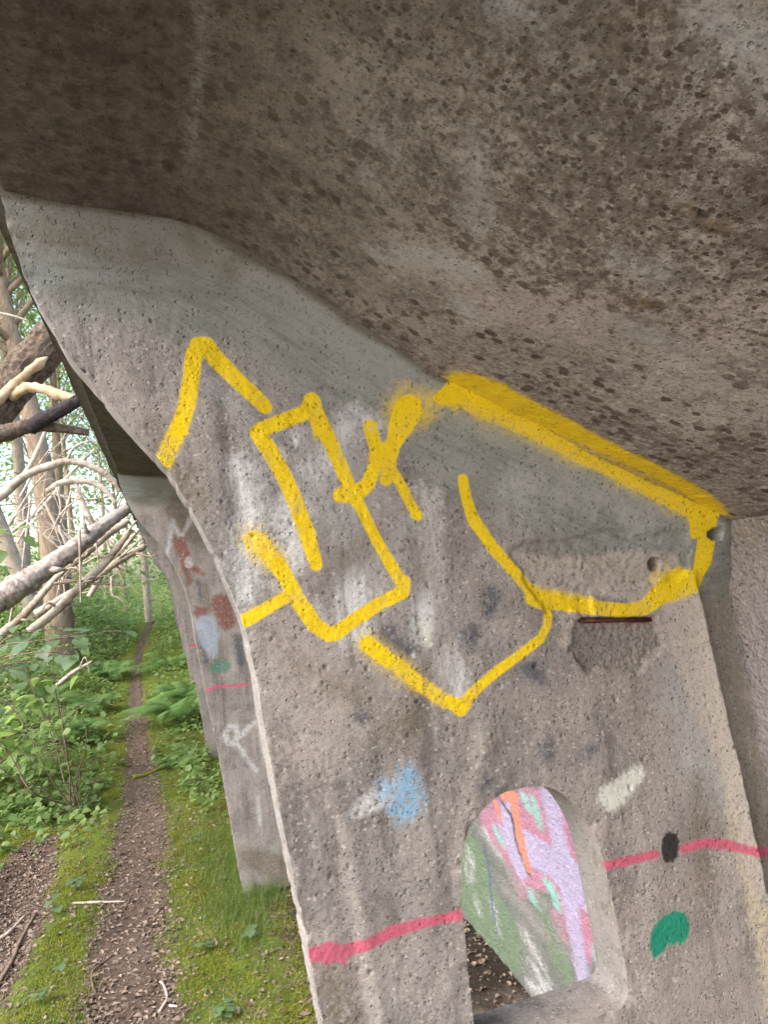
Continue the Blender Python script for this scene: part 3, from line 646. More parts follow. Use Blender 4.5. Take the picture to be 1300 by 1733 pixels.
gx = grid_axis(-220, 220, -2.2, 1.2, .022, 30); gy = grid_axis(-120, 260, 2.2, 9, .024, 30)
Xg, Yg = np.meshgrid(gx, gy); Zg = terr(Xg, Yg)
I = np.arange(Xg.size).reshape(Xg.shape); Q = np.stack([I[:-1, :-1], I[:-1, 1:], I[1:, 1:], I[1:, :-1]], -1).reshape(-1, 4)
pd = (np.abs(Xg-path_x(Yg))-path_w(Yg)).ravel()
lit = seg_sdf(np.stack([Xg.ravel(), Yg.ravel()], 1), [(-1.15, 3.2), (-.98, 4.2), (-.95, 4.9), (-.9, 5.4)], [.33, .30, .22, .12])
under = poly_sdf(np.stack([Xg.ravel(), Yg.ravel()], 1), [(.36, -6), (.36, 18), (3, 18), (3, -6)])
T = NT('forest_floor')
n = T.noise(7, 5, .6); nf = T.noise(60, 5, .7); mossc = T.mix(T.rng(n, .35, .65), (.11, .135, .018), (.07, .105, .022))
mossc = T.mix(T.math('MULTIPLY', T.rng(nf, .45, .65), .7), mossc, (.19, .21, .03))
mossc = T.mix(T.math('MULTIPLY', T.rng(T.noise(13, 5, .7, off=4), .56, .66), .8), mossc, (.075, .055, .030))
soil = T.mix(T.rng(T.noise(45, 5, .7), .35, .65), (.075, .050, .038), (.13, .090, .070))
soil = T.mix(T.math('MULTIPLY', T.rng(T.noise(160, 3, .7), .55, .7), .6), soil, (.20, .15, .12))
wob = T.math('MULTIPLY', T.math('SUBTRACT', T.noise(9, 5, .7, off=9), .5), .30)
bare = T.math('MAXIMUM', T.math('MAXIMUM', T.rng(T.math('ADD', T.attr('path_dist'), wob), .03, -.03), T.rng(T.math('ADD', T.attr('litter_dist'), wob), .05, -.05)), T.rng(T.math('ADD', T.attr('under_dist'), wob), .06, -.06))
dry = T.mix(T.noise(40, 4, .7), (.24, .195, .16), (.36, .31, .265))  # paler ground out of view, added to bounce neutral light up to the canopy
sy = T.n('ShaderNodeSeparateXYZ'); T.put(sy.inputs[0], T.tc)
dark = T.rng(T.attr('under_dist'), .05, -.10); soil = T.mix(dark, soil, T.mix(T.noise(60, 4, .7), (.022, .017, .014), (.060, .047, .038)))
col = T.mix(bare, mossc, soil); col = T.mix(T.rng(T.math('ADD', sy.outputs[1], wob), 2.7, 2.3), col, dry)
T.bsdf(col, 1., T.bump(nf, .012, 1., T.bump(T.noise(220, 3, .7), .004)), .1); M['ground'] = T.m
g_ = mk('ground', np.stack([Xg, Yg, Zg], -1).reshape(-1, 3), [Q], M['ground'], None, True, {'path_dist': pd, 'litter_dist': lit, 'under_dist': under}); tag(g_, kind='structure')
# the trodden path: its own sheet of trodden earth
py_ = np.concatenate([np.arange(2.2, 9, .022), np.arange(9, 19, .06)]); pu = np.linspace(-1, 1, 19)
edge = 1+.5*fbm(np.stack([py_*3.6, np.zeros_like(py_), np.zeros_like(py_)], 1), 3, 61); edge2 = 1+.5*fbm(np.stack([py_*3.6, np.ones_like(py_)*9, np.zeros_like(py_)], 1), 3, 62)
PX = path_x(py_)[:, None]+path_w(py_)[:, None]*pu*np.where(pu < 0, edge[:, None], edge2[:, None]); PY = np.repeat(py_[:, None], 19, 1)
PZ = terr(PX, PY, True)+.010*(1-np.abs(pu)**6)-.012*np.abs(pu)**6
I = np.arange(PX.size).reshape(PX.shape); Q = np.stack([I[:-1, :-1], I[:-1, 1:], I[1:, 1:], I[1:, :-1]], -1).reshape(-1, 4)
T = NT('trodden_earth')
soil = T.mix(T.rng(T.noise(30, 5, .7), .35, .65), (.085, .060, .047), (.15, .112, .090)); soil = T.mix(T.math('MULTIPLY', T.rng(T.noise(170, 3, .7), .55, .7), .7), soil, (.24, .18, .145))
soil = T.mix(T.math('MULTIPLY', T.rng(T.noise(4, 4, .6, off=2), .5, .65), .6), soil, (.060, .043, .036))
T.bsdf(soil, 1., T.bump(T.noise(80, 5, .7), .012, 1., T.bump(T.noise(260, 3, .7), .004)), .1); M['path'] = T.m
tag(mk('path', np.stack([PX, PY, PZ], -1).reshape(-1, 3), [Q], M['path']), kind='structure')

# ------------------------------------------------------------------ vegetation materials
def leafmat(name, a, b, trans=.45, rough=.5, spec=.3, scale=3., vein=True):
    T = NT(name); oi = T.n('ShaderNodeNewGeometry')
    col = T.mix(T.rng(T.noise(scale, 3, .6), .35, .65), a, b)
    col = T.mix(T.math('MULTIPLY', oi.outputs['Random Per Island'], .6), col, tuple(x*1.55 for x in b))
    p = T.n('ShaderNodeBsdfPrincipled'); T.put(p.inputs['Base Color'], col); p.inputs['Roughness'].default_value = rough; p.inputs['Specular IOR Level'].default_value = spec
    tr = T.n('ShaderNodeBsdfTranslucent'); T.put(tr.inputs['Color'], T.mix(.5, col, tuple(min(1, x*2.) for x in b)))
    mx = T.n('ShaderNodeMixShader'); mx.inputs[0].default_value = trans
    T.t.links.new(p.outputs[0], mx.inputs[1]); T.t.links.new(tr.outputs[0], mx.inputs[2]); T.t.links.new(mx.outputs[0], T.out.inputs['Surface'])
    return T.m
def barkmat(name, a, b, c, scale=30., stretch=(1, 1, .25), bump=.01):
    T = NT(name); n = T.noise(scale, 6, .7, stretch=stretch); n2 = T.noise(scale*.25, 4, .6, off=3)
    col = T.mix(T.rng(n, .38, .62), a, b); col = T.mix(T.math('MULTIPLY', T.rng(n2, .48, .64), .75), col, c)
    T.bsdf(col, .92, T.bump(n, bump, 1., T.bump(T.noise(scale*5, 3, .7), bump*.25)), .15); return T.m
M['ground_moss'] = barkmat('mossy_wood', (.05, .045, .02), (.09, .10, .02), (.13, .15, .02), 60, (1, 1, 1), .01)
M['grass'] = leafmat('grass_blade', (.075, .125, .026), (.12, .17, .04), .45, scale=6)
M['moss'] = leafmat('moss', (.135, .155, .018), (.19, .20, .028), .3, .9, .1, 9)
M['fern'] = leafmat('fern_frond', (.10, .185, .055), (.14, .24, .075), .5)
M['leaf'] = leafmat('broad_leaf', (.125, .195, .060), (.175, .255, .085), .58, .4, .5, 5)
M['leaf_bright'] = leafmat('bright_broad_leaf', (.15, .23, .06), (.20, .29, .08), .6, .4, .5, 5)
M['leaf_pale'] = leafmat('pale_broad_leaf', (.10, .16, .085), (.14, .21, .10), .45, .33, .6, 5)
M['canopy_leaf'] = leafmat('woodland_leaf', (.115, .17, .048), (.16, .23, .07), .62, .5, .3, .8)
M['litter'] = leafmat('dead_leaf', (.105, .076, .060), (.225, .175, .142), .15, .85, .15, 25)
M['bark'] = barkmat('tree_bark', (.20, .14, .10), (.34, .265, .195), (.26, .21, .14), 22, (1, 1, .3), .02)
M['bark_pale'] = barkmat('pale_bark', (.32, .255, .20), (.44, .37, .305), (.26, .22, .16), 26, (1, 1, .5), .012)
M['dead'] = barkmat('bleached_dead_wood', (.40, .325, .26), (.54, .465, .39), (.24, .18, .14), 28, (1, 1, 1), .004)
M['flaky'] = barkmat('flaking_bark', (.16, .12, .10), (.46, .41, .37), (.36, .31, .27), 16, (1, 1, 1), .01)
M['log'] = barkmat('rough_log_bark', (.075, .054, .041), (.19, .145, .112), (.13, .098, .074), 34, (1, 1, 1), .012)
M['stripped'] = barkmat('stripped_wood', (.40, .29, .18), (.50, .39, .27), (.28, .19, .11), 40, (.5, .5, 1), .004)
M['bluish'] = barkmat('dark_smooth_bark', (.018, .015, .018), (.055, .045, .048), (.035, .028, .028), 60, (1, 1, 1), .004)
M['twig'] = barkmat('brown_twig', (.13, .095, .07), (.21, .16, .12), (.09, .065, .05), 60, (1, 1, 1), .002)

# ------------------------------------------------------------------ leaf builders
def frames(n, tilt, R):
    """random leaf frames: dir (along leaf), side, up"""
    az = R.uniform(0, 2*math.pi, n); el = R.normal(0, tilt, n)
    d = np.stack([np.cos(az)*np.cos(el), np.sin(az)*np.cos(el), np.sin(el)], 1)
    up = np.stack([R.normal(0, tilt, n), R.normal(0, tilt, n), np.ones(n)], 1)
    s = np.cross(d, up); s /= np.linalg.norm(s, axis=1)[:, None]; u = np.cross(s, d)
    return d, s, u
PROF = np.array([(0, 0.), (.18, .30), (.42, .42), (.70, .28), (1., 0.)])
def leaves(pos, size, d, s, u, width=1., droop=.25, fold=.18):
    n = len(pos); size = np.broadcast_to(np.asarray(size, float), (n,))
    V = []
    for t, w in PROF:
        c = pos+(d*t-u*droop*t*t)*size[:, None]
        V.append(c)
        if 0 < t < 1:
            V.append(c+(s*w*width+u*fold*w)*size[:, None]); V.append(c+(-s*w*width+u*fold*w)*size[:, None])
    V = np.stack(V, 1)          # n, 11, 3 : 0 base, (1c 2l 3r) (4 5 6) (7 8 9) 10 tip
    base = (np.arange(n)*11)[:, None]
    quads = np.concatenate([base+np.array(q) for q in ([1, 4, 5, 2], [1, 3, 6, 4], [4, 7, 8, 5], [4, 6, 9, 7])])
    tris = np.concatenate([base+np.array(q) for q in ([0, 1, 2], [0, 3, 1], [7, 10, 8], [7, 9, 10])])
    return V.reshape(-1, 3), quads, tris
def leaf_cards(pos, size, tilt, R, asp=.55):
    n = len(pos); d, s, u = frames(n, tilt, R); size = np.broadcast_to(np.asarray(size, float), (n,))[:, None]
    V = np.stack([pos, pos+d*.45*size+s*asp*.5*size, pos+d*size-u*.15*size, pos+d*.45*size-s*asp*.5*size], 1).reshape(-1, 3)
    return V, np.arange(4*n).reshape(-1, 4)
def join(parts):
    V, Q, T, o = [], [], [], 0
    for p in parts:
        v, q, t = (p+(np.zeros((0, 3), int),))[:3] if len(p) == 2 else p
        V.append(v)
        if len(q): Q.append(np.asarray(q)+o)
        if len(t): T.append(np.asarray(t)+o)
        o += len(v)
    return np.concatenate(V), (np.concatenate(Q) if Q else np.zeros((0, 4), int)), (np.concatenate(T) if T else np.zeros((0, 3), int))

# ------------------------------------------------------------------ grass, moss, litter
def scatter(n, x0, x1, y0, y1, R, dens):
    out = np.zeros((0, 2))
    while len(out) < n:
        p = np.stack([R.uniform(x0, x1, n*2), y0*(y1/y0)**R.uniform(0, 1, n*2)], 1)
        out = np.concatenate([out, p[R.random(len(p)) < dens(p)]])
    return out[:n]
def blades(pts, h, w, lean, R):
    n = len(pts); z = terr(pts[:, 0], pts[:, 1]); az = R.uniform(0, 2*math.pi, n); l = np.abs(R.normal(0, lean, n))+.1
    d = np.stack([np.cos(az), np.sin(az)], 1); s = np.stack([-d[:, 1], d[:, 0]], 1)
    b = np.stack([pts[:, 0], pts[:, 1], z-.004], 1)
    def lev(t, ww):
        c = b.copy(); c[:, :2] += d*(l*h*t*t)[:, None]; c[:, 2] += h*t*(1-.35*np.minimum(l, 1.4)*t)
        o = np.zeros((n, 3)); o[:, :2] = s*(w*ww)[:, None]; return c, o
    L = [lev(0, .5), lev(.5, .42), lev(1., .0)]
    V = np.stack([L[0][0]-L[0][1], L[0][0]+L[0][1], L[1][0]+L[1][1], L[1][0]-L[1][1], L[2][0]], 1).reshape(-1, 3)
    k = (np.arange(n)*5)[:, None]
    return V, k+np.array([0, 1, 2, 3]), k+np.array([3, 2, 4])
R = np.random.default_rng(21)
pathd = lambda p: np.abs(p[:, 0]-path_x(p[:, 1]))-path_w(p[:, 1])
n3_ = lambda p: np.concatenate([p, np.zeros((len(p), 1))], 1)
litd = lambda p: seg_sdf(p, [(-1.15, 3.2), (-.98, 4.2), (-.95, 4.9), (-.9, 5.4)], [.33, .30, .22, .12])
def off_path(p): return sstep(-.04, .08, pathd(p)+.12*fbm(n3_(p)*7, 3, 71)+.02)*sstep(-.02, .06, litd(p)+.06*fbm(n3_(p)*9, 2, 73))
def near_ribs(p): return sstep(.85, .45, p[:, 0])
pm = scatter(90000, -1.5, .8, 2.5, 9.5, R, lambda p: off_path(p)*near_ribs(p)*sstep(-.5, .25, fbm(n3_(p)*4, 3, 72))*np.where(p[:, 0] > .42, .3, 1))
V, Q, Tt = blades(pm, R.uniform(.008, .022, len(pm)), np.full(len(pm), .0045), .9, R)
tag(mk('moss', V, [Q, Tt], M['moss']), 'bright yellow-green moss cushioning the ground beside the path', 'moss', kind='stuff')
def gd(p):
    a = np.exp(-((p[:, 0]-.22)/.17)**2-((p[:, 1]-4.05)/.55)**2)*1.6+.6*np.exp(-((p[:, 0]-.16)/.14)**2-((p[:, 1]-5.)/.6)**2)+.10*sstep(-.1, .6, fbm(n3_(p)*3, 3, 75))+.25*np.exp(-((p[:, 0]+.62)/.12)**2)*sstep(6, 4, p[:, 1])
    a = a+.35*sstep(5.5, 6.5, p[:, 1])+.55*np.exp(-((pathd(p)-.02)/.06)**2)+1.2*np.exp(-((p[:, 0]-.30)/.12)**2-((p[:, 1]-3.86)/.10)**2)
    return np.clip(a*off_path(p)*near_ribs(p), 0, 1)
pg = scatter(34000, -1.8, .8, 2.6, 12, R, gd)
hh = R.uniform(.03, .10, len(pg))*(.6+.4*np.exp(-((pg[:, 0]-.22)/.2)**2)+.7*np.exp(-((pg[:, 0]-.30)/.14)**2-((pg[:, 1]-3.86)/.12)**2))
V, Q, Tt = blades(pg, hh, R.uniform(.0015, .003, len(pg)), .85, R)
M['dry_grass'] = leafmat('dry_grass', (.20, .16, .09), (.28, .23, .14), .3, .8, .1, 9)
pd_ = scatter(5000, -1.5, .7, 2.6, 9, R, lambda p: off_path(p)*near_ribs(p)*sstep(-.2, .5, fbm(n3_(p)*2.5, 3, 79)))
V2_, Q2_, T2_ = blades(pd_, R.uniform(.015, .06, len(pd_)), R.uniform(.0015, .003, len(pd_)), 1.6, R)
tag(mk('dry_grass', V2_, [Q2_, T2_], M['dry_grass']), 'thin tan dead grass lying over the moss', 'dry grass', kind='stuff')
tag(mk('grass', V, [Q, Tt], M['grass']), 'soft green grass growing around the feet of the concrete ribs', 'grass', kind='stuff')
# fallen leaves and bark scraps
def ld(p):
    return np.clip(sstep(.07, -.05, pathd(p))*.8+sstep(.05, -.08, litd(p))*1.2+.11+.04*sstep(.5, .7, p[:, 0])*(p[:, 1] < 4), 0, 1)
pl = scatter(46000, -1.7, 1.1, 2.4, 9., R, ld)
d, s, u = frames(len(pl), .28, R); pos = np.stack([pl[:, 0], pl[:, 1], terr(pl[:, 0], pl[:, 1])+R.uniform(-.002, .012, len(pl))], 1)
sz = R.gamma(2., .0062, len(pl)).clip(.004, .034)
V, Q, Tt = leaves(pos, sz, d, s, u, .85, .15, .6)
tag(mk('leaf_litter', V, [Q, Tt], M['litter'], smooth=False), 'brown dead leaves and bark scraps strewn over the path and bank', 'leaf litter', kind='stuff')
# leafy undergrowth
def ud(p):
    a = sstep(.04, .25, pathd(p)+.15*fbm(n3_(p)*2, 2, 76))*sstep(4.9, 6.2, p[:, 1]+.8*np.clip(-p[:, 0]-1, 0, 2)); return np.clip(a*sstep(.35, .1, p[:, 0])*(.35+.65*sstep(-.3, .4, fbm(n3_(p)*1.6, 3, 77))), 0, 1)
pu_ = scatter(38000, -6, .3, 4.2, 20, R, ud)
hmax = .10+.42*sstep(-.4, .5, fbm(n3_(pu_)*1.3, 3, 78))*sstep(.2, 1.0, pathd(pu_))
pos = np.stack([pu_[:, 0], pu_[:, 1], terr(pu_[:, 0], pu_[:, 1])+hmax*R.uniform(.05, 1, len(pu_))**.7], 1)
d, s, u = frames(len(pu_), .45, R)
V, Q, Tt = leaves(pos, R.uniform(.03, .075, len(pu_)), d, s, u, 1., .35, .2)
tag(mk('undergrowth', V, [Q, Tt], M['leaf']), 'dense light green leafy undergrowth covering the bank beside the path', 'undergrowth', kind='stuff')

# ------------------------------------------------------------------ ferns
def fern(label, base, L, n, seed, up=.9, bias=None, group=None):
    R = np.random.default_rng(seed); base = np.array(base, float); parts = []; stems = []
    o = empty('fern', tuple(base)); tag(o, label, 'fern', group)
    for k in range(n):
        parts = []
        az = k/n*2*math.pi+R.uniform(-.3, .3)
        if bias is not None: az = bias[0]+R.uniform(-bias[1], bias[1])
        el = up+R.uniform(-.25, .2); ll = L*R.uniform(.7, 1.1); t = np.linspace(0, 1, 44)
        hd = np.array([math.cos(az), math.sin(az), 0])
        c = hd*(ll*np.cos(el)*(t+.35*t**2))[:, None]+np.array([0, 0, 1.])*(ll*(np.sin(el)*t-.62*t**2.2))[:, None]
        tg = np.gradient(c, axis=0); tg /= np.linalg.norm(tg, axis=1)[:, None]
        side = np.cross(tg, [0, 0, 1.]); side /= np.linalg.norm(side, axis=1)[:, None]+1e-9; upv = np.cross(side, tg)
        w = ll*.24*np.sin(np.pi*np.clip(t*.93+.04, 0, 1))**.8*(1-.35*t)
        sel = t > .14
        for sg in (-1, 1):
            pos = c[sel]; dd = side[sel]*sg*.9+tg[sel]*.42-upv[sel]*.12; dd /= np.linalg.norm(dd, axis=1)[:, None]
            ss = np.cross(dd, upv[sel]); uu = np.cross(ss, dd)
            parts.append(leaves(pos, w[sel], dd, ss, uu, .085, .25, .04))
        parts.append(tube(c, np.linspace(.0035, .001, 44), 4, cap=False)[:2])
        V, Q, T_ = join(parts); mk('frond', V, [Q, T_], M['fern'], o)
    return o
def gp(x, y, dz=0): return (x, y, float(terr(np.array([x]), np.array([y]))[0])+dz)
fern('large light green fern arching over the path against the far rib', gp(.06, 8.2), .80, 20, 1, 1.0)
fern('broad fern fanning out just behind the large fern by the ribs', gp(.12, 8.9), .75, 18, 2, 1.0)
fern('upright fern with long fronds on the left bank among leafy undergrowth', gp(-.98, 8.0), .66, 15, 3, 1.1)
fern('small dark green fern tuft at the right edge of the path', gp(-.09, 6.75), .24, 8, 4, 1.0)
fern('distant fern at the rib side of the path near its bend', gp(-.02, 11.5), .7, 10, 5, .9)
fern('loose fern beside the pale dead stick on the left bank', gp(-1.35, 9.5), .6, 10, 6, .9)
fern('low fern half hidden behind the bare shrub', gp(-1.35, 7.0), .5, 10, 7, .8)

fern('pale fern leaning out from the left bank over the narrow path', gp(-.86, 9.3), .6, 14, 8, 1.0)
fern('bright fern beside the second bend where the path narrows', gp(-.80, 11.2), .7, 14, 9, 1.0)
fern('fern in the shade under the grey slanting branch', gp(-1.7, 8.3), .65, 14, 10, 1.0)
# ------------------------------------------------------------------ seedlings on the ground
def seedling(label, x, y, n, size, seed, group=None):
    R = np.random.default_rng(seed); b = np.array(gp(x, y)); o = empty('seedling', tuple(b)); tag(o, label, 'seedling', group)
    az = np.arange(n)/n*2*math.pi+R.uniform(0, 6)+R.normal(0, .3, n); hgt = size*R.uniform(.5, 1.5, n)
    pos = np.stack([np.cos(az)*size*.25, np.sin(az)*size*.25, hgt], 1); d = np.stack([np.cos(az), np.sin(az), R.uniform(-.1, .35, n)], 1); d /= np.linalg.norm(d, axis=1)[:, None]
    s = np.cross(d, [0, 0, 1.]); s /= np.linalg.norm(s, axis=1)[:, None]; u = np.cross(s, d)
    for i in range(n):
        V, Q, T_ = leaves(pos[i:i+1], size*R.uniform(.7, 1.2), d[i:i+1], s[i:i+1], u[i:i+1], 1.15, .3, .15); lf = mk('leaf', V, [Q, T_], M['leaf_pale'], o)
        V, Q, _ = tube([(0, 0, -.005), tuple(pos[i]*[.4, .4, .6]), tuple(pos[i])], .0012, 4, cap=False); mk('stalk', V, [Q], M['leaf'], lf)
for k, (px, py, n_, sz, lb) in enumerate([(128, 1508, 5, .045, 'pale seedling with pointed leaves on the moss left of the path'), (95, 1550, 3, .05, 'tall seedling drooping over the edge of the left bank'), (105, 1650, 3, .035, 'single heart-leaved seedling low on the left moss bank'),
        (70, 1705, 7, .04, 'cluster of round seedling leaves in the bottom left corner'), (380, 1722, 9, .035, 'clover-like seedling cluster in the moss at the foot of the frame'), (345, 1610, 5, .035, 'seedling with folded leaves in the moss right of the path'),
        (425, 1590, 4, .05, 'upright seedling between the path and the nearest rib'), (330, 1430, 4, .035, 'tiny seedling in grass beside the second rib')]):
    r = ray((px, py)); t = (0-EYE)/r[2]; seedling(lb, r[0]*t, r[1]*t, n_, sz, 100+k)

# ------------------------------------------------------------------ sticks on the path
def stick(name, label, px, r, mat, lift=.012, cat='stick'):
    pts = []
    for q in px:
        rr = ray(q); t = -EYE/rr[2]; p = rr*t; pts.append((p[0], p[1], float(terr(p[:1], p[1:2])[0])+lift))
    pts = spline(pts, 14); V, Q, T_ = tube(pts, np.linspace(r, r*.6, 14), 7, .25, len(label)); tag(mk(name, V, [Q, T_], mat), label, cat)
stick('stick', 'straight pale stick lying across the left half of the path', [(123, 1533), (170, 1528), (212, 1522)], .007, M['dead'])
stick('stick', 'dark crooked twig crossing the tip of the pale stick', [(195, 1552), (210, 1535), (220, 1515)], .005, M['twig'])
stick('root', 'thin brown root curling along the left edge of the path', [(158, 1675), (155, 1645), (175, 1620), (192, 1605)], .005, M['twig'], cat='root')
stick('root', 'curved tan root in the middle of the path near the bottom', [(268, 1705), (282, 1685), (276, 1662), (270, 1655)], .006, M['dead'], cat='root')
stick('stick', 'short pale twig beside the curved tan root', [(286, 1697), (300, 1701)], .005, M['dead'])
stick('stick', 'mossy green stick laid across the path like a step', [(225, 1322), (250, 1316), (285, 1305), (310, 1296)], .016, M['moss'], .02)
stick('root', 'dark root hanging over the bank at the left edge', [(-10, 1650), (18, 1610), (35, 1575), (60, 1540)], .012, M['twig'], .02, 'root')
stick('root', 'thick pale root below the bank in the bottom left', [(-10, 1570), (14, 1555), (40, 1535)], .012, M['dead'], .02, 'root')

# ------------------------------------------------------------------ bare shrub on a mossy stump
b = np.array(gp(-.72, 5.95)); sh = empty('bare_shrub', tuple(b)); tag(sh, 'bare many-stemmed shrub sprouting from a mossy stump left of the path', 'shrub')
g = np.random.default_rng(31); th = np.linspace(0, 2*math.pi, 22, endpoint=False); st = []
for z_, r_ in ((-.05, .15), (0., .085), (.035, .06), (.05, .025)): st.append(np.stack([np.cos(th)*r_, np.sin(th)*r_, np.full(22, z_)], 1))
st = np.concatenate(st); st = st*(1+.5*fbm(st*22, 3, 81)[:, None]); I = np.arange(88).reshape(4, 22); J = np.roll(I, -1, 1)
mk('stump', st, [np.stack([I[:-1], J[:-1], J[1:], I[1:]], -1).reshape(-1, 4)], M['ground_moss'], sh)
R = np.random.default_rng(33)
tips = [((0, 1180), 5.9), ((40, 1120), 6.1), ((95, 1150), 6.), ((0, 1300), 5.8), ((110, 1235), 6.1), ((0, 1250), 5.7), ((140, 1245), 5.95), ((70, 1200), 5.8), ((150, 1320), 6.)]
lv = []
for k, (q, Y) in enumerate(tips):
    tip = at(*q, Y)-b; mid = tip*.5+np.array([R.normal(0, .05), R.normal(0, .05), -.04+R.normal(0, .03)])
    pts = spline([(R.normal(0, .02), R.normal(0, .02), .05), tuple(tip*.22+[0, 0, -.01]), tuple(mid), tuple(tip*.8+R.normal(0, .03, 3)), tuple(tip)], 26)
    stx = [tube(pts, np.linspace(.0075, .0022, 26), 6, .2, k)]
    for j in range(5):
        i = R.integers(8, 24); a = pts[i]; e = a+R.normal(0, 1, 3)*[.10, .08, .08]+[0, 0, .06]; stx.append(tube(spline([a, (a+e)/2+R.normal(0, .012, 3), e], 8), np.linspace(.0028, .0012, 8), 5)); lv.append(e)
        if R.random() < .7: lv.append(a*.5+e*.5)
    V, Q, T_ = join(stx); mk('stem', V, [Q, T_], M['twig'], sh)
lv = np.array(lv); d, s, u = frames(len(lv), .35, R); V, Q, T_ = leaves(lv, R.uniform(.04, .07, len(lv)), d, s, u, 1.1, .3, .15); mk('foliage', V, [Q, T_], M['leaf'], sh)

# ------------------------------------------------------------------ leafy sapling reaching in from the left
def spray(label, root, stems, n_leaf, size, mat, seed, flat=.22):
    R = np.random.default_rng(seed); root = np.array(root, float); o = empty('sapling', tuple(root)); tag(o, label, 'sapling')
    lp, parts = [], []
    for q in stems:
        q = np.array(q)-root; pts = spline(q, 24); parts.append(tube(pts, np.linspace(.007, .0018, 24), 6, .15, seed))
        for k in range(n_leaf):
            i = R.integers(9, 24); a = pts[i]; e = a+R.normal(0, 1, 3)*[.12, .12, .03]; parts.append(tube([a, (a+e)/2+[0, 0, .01], e], .0012, 4)); lp.append(e)
    V, Q, T_ = join(parts); mk('stem', V, [Q, T_], M['twig'], o)
    lp = np.array(lp); d, s, u = frames(len(lp), flat, R); d[:, 2] -= .25; d /= np.linalg.norm(d, axis=1)[:, None]
    V, Q, T_ = leaves(lp, R.uniform(.75, 1.25, len(lp))*size, d, s, u, 1.05, .3, .16); mk('foliage', V, [Q, T_], mat, o)
    return o
spray('broad-leaved sapling with layered pale blue-green leaves reaching in at the left edge', gp(-1.25, 4.3), [
    [gp(-1.25, 4.3), at(-60, 1250, 4.3), at(-20, 1110, 4.2), at(60, 1085, 4.1), at(150, 1075, 4.)], [gp(-1.25, 4.3), at(-70, 1200, 4.4), at(0, 1130, 4.3), at(60, 1120, 4.2)], [gp(-1.25, 4.3), at(-60, 1260, 4.2), at(-30, 1180, 4.1), at(20, 1160, 4.0)],
    [gp(-1.25, 4.3), at(-60, 1230, 4.4), at(0, 1090, 4.5), at(90, 1065, 4.5)], [gp(-1.25, 4.3), at(-60, 1230, 4.4), at(-20, 1130, 4.1), at(50, 1105, 3.9), at(120, 1110, 3.8)]], 15, .085, M['leaf_pale'], 41, .2)
spray('small sapling with a few bright leaves hanging in front of the pale branches', gp(-1.6, 5.2), [[gp(-1.6, 5.2), at(-80, 1050, 5.), at(-30, 930, 4.9), at(18, 900, 4.8)]], 7, .09, M['leaf'], 42, .5)
spray('slender sapling with sparse bright leaves standing beside the path', gp(-.86, 6.9), [[gp(-.86, 6.9), at(105, 1230, 6.9), at(92, 1160, 6.8), at(95, 1110, 6.8), at(150, 1098, 6.8)], [gp(-.86, 6.9), at(110, 1220, 6.9), at(160, 1190, 6.8), at(200, 1195, 6.7)]], 8, .085, M['leaf'], 43, .35)

spray('leafy hazel-like sapling with round bright leaves at the left edge behind the bare shrub', gp(-1.35, 6.4), [
    [gp(-1.35, 6.4), at(-20, 1260, 6.4), at(10, 1200, 6.3), at(50, 1180, 6.2)], [gp(-1.35, 6.4), at(-10, 1270, 6.3), at(30, 1240, 6.2), at(85, 1215, 6.1)], [gp(-1.35, 6.4), at(-10, 1250, 6.5), at(20, 1170, 6.5), at(75, 1140, 6.5)],
    [gp(-1.35, 6.4), at(0, 1290, 6.3), at(50, 1280, 6.2), at(100, 1285, 6.1)], [gp(-1.35, 6.4), at(-20, 1250, 6.3), at(0, 1200, 6.2), at(30, 1210, 6.)]], 18, .10, M['leaf_bright'], 44, .4)
# ------------------------------------------------------------------ fallen trunks and dead branches
def branch(name, label, cat, px, Y, wpx, mat, twigs=0, seed=0, wob=.18, seg=12, group=None, ridge=0., dense=12):
    R = np.random.default_rng(500+seed); Y = np.broadcast_to(np.asarray(Y, float), (len(px),)); W = np.broadcast_to(np.asarray(wpx, float), (len(px),))
    pts = np.array([at(*q, y) for q, y in zip(px, Y)]); rad = W*Y/1255*.5
    n = dense*len(px); P_ = spline(np.concatenate([pts, rad[:, None]], 1), n); pts_, rad_ = P_[:, :3], np.abs(P_[:, 3])
    V, Q, T_ = tube(pts_, rad_, seg, wob, seed, True, ridge); o = mk(name, V, [Q, T_], mat); tag(o, label, cat, group)
    for k in range(twigs):
        i = R.integers(3, n-2); a = pts_[i]; tg = pts_[min(i+1, n-1)]-pts_[i-1]; tg /= np.linalg.norm(tg)
        e = a+(tg*R.uniform(.1, .6)+R.normal(0, .5, 3)*[1, .4, 1])*R.uniform(.15, .55)
        V, Q, T_ = tube(spline([a, a*.5+e*.5+R.normal(0, .05, 3), e], 10), np.linspace(rad_[i]*.45, .002, 10), 6, .15, k); mk('twig', V, [Q, T_], mat, o)
    return o, pts_, rad_
lg, lp_, lr_ = branch('leaning_log', 'thick broken log with rough dark bark and a stripped yellow streak, leaning at left edge', 'log', [(-190, 900), (-60, 745), (10, 665), (75, 590), (150, 520)], 5., [66, 64, 62, 60, 54], M['log'], 0, 1, .05, 64, None, .13, 50)
sp = spline([at(-60, 722, 4.87), at(0, 672, 4.87), at(40, 636, 4.87), at(80, 604, 4.87)], 20); V, Q, T_ = tube(sp, np.array([.004, .015]+[.030]*9+[.028]*7+[.015, .004]), 14, .3, 3, True, .25); mk('stripped_wood', V, [Q, T_], M['stripped'], lg)
V, Q, T_ = tube(spline([at(20, 668, 4.9), at(55, 655, 4.8), at(100, 668, 4.7), at(150, 685, 4.6)], 20), np.linspace(.034, .024, 20), 14, .3, 4, True, .2); mk('limb', V, [Q, T_], M['stripped'], lg)
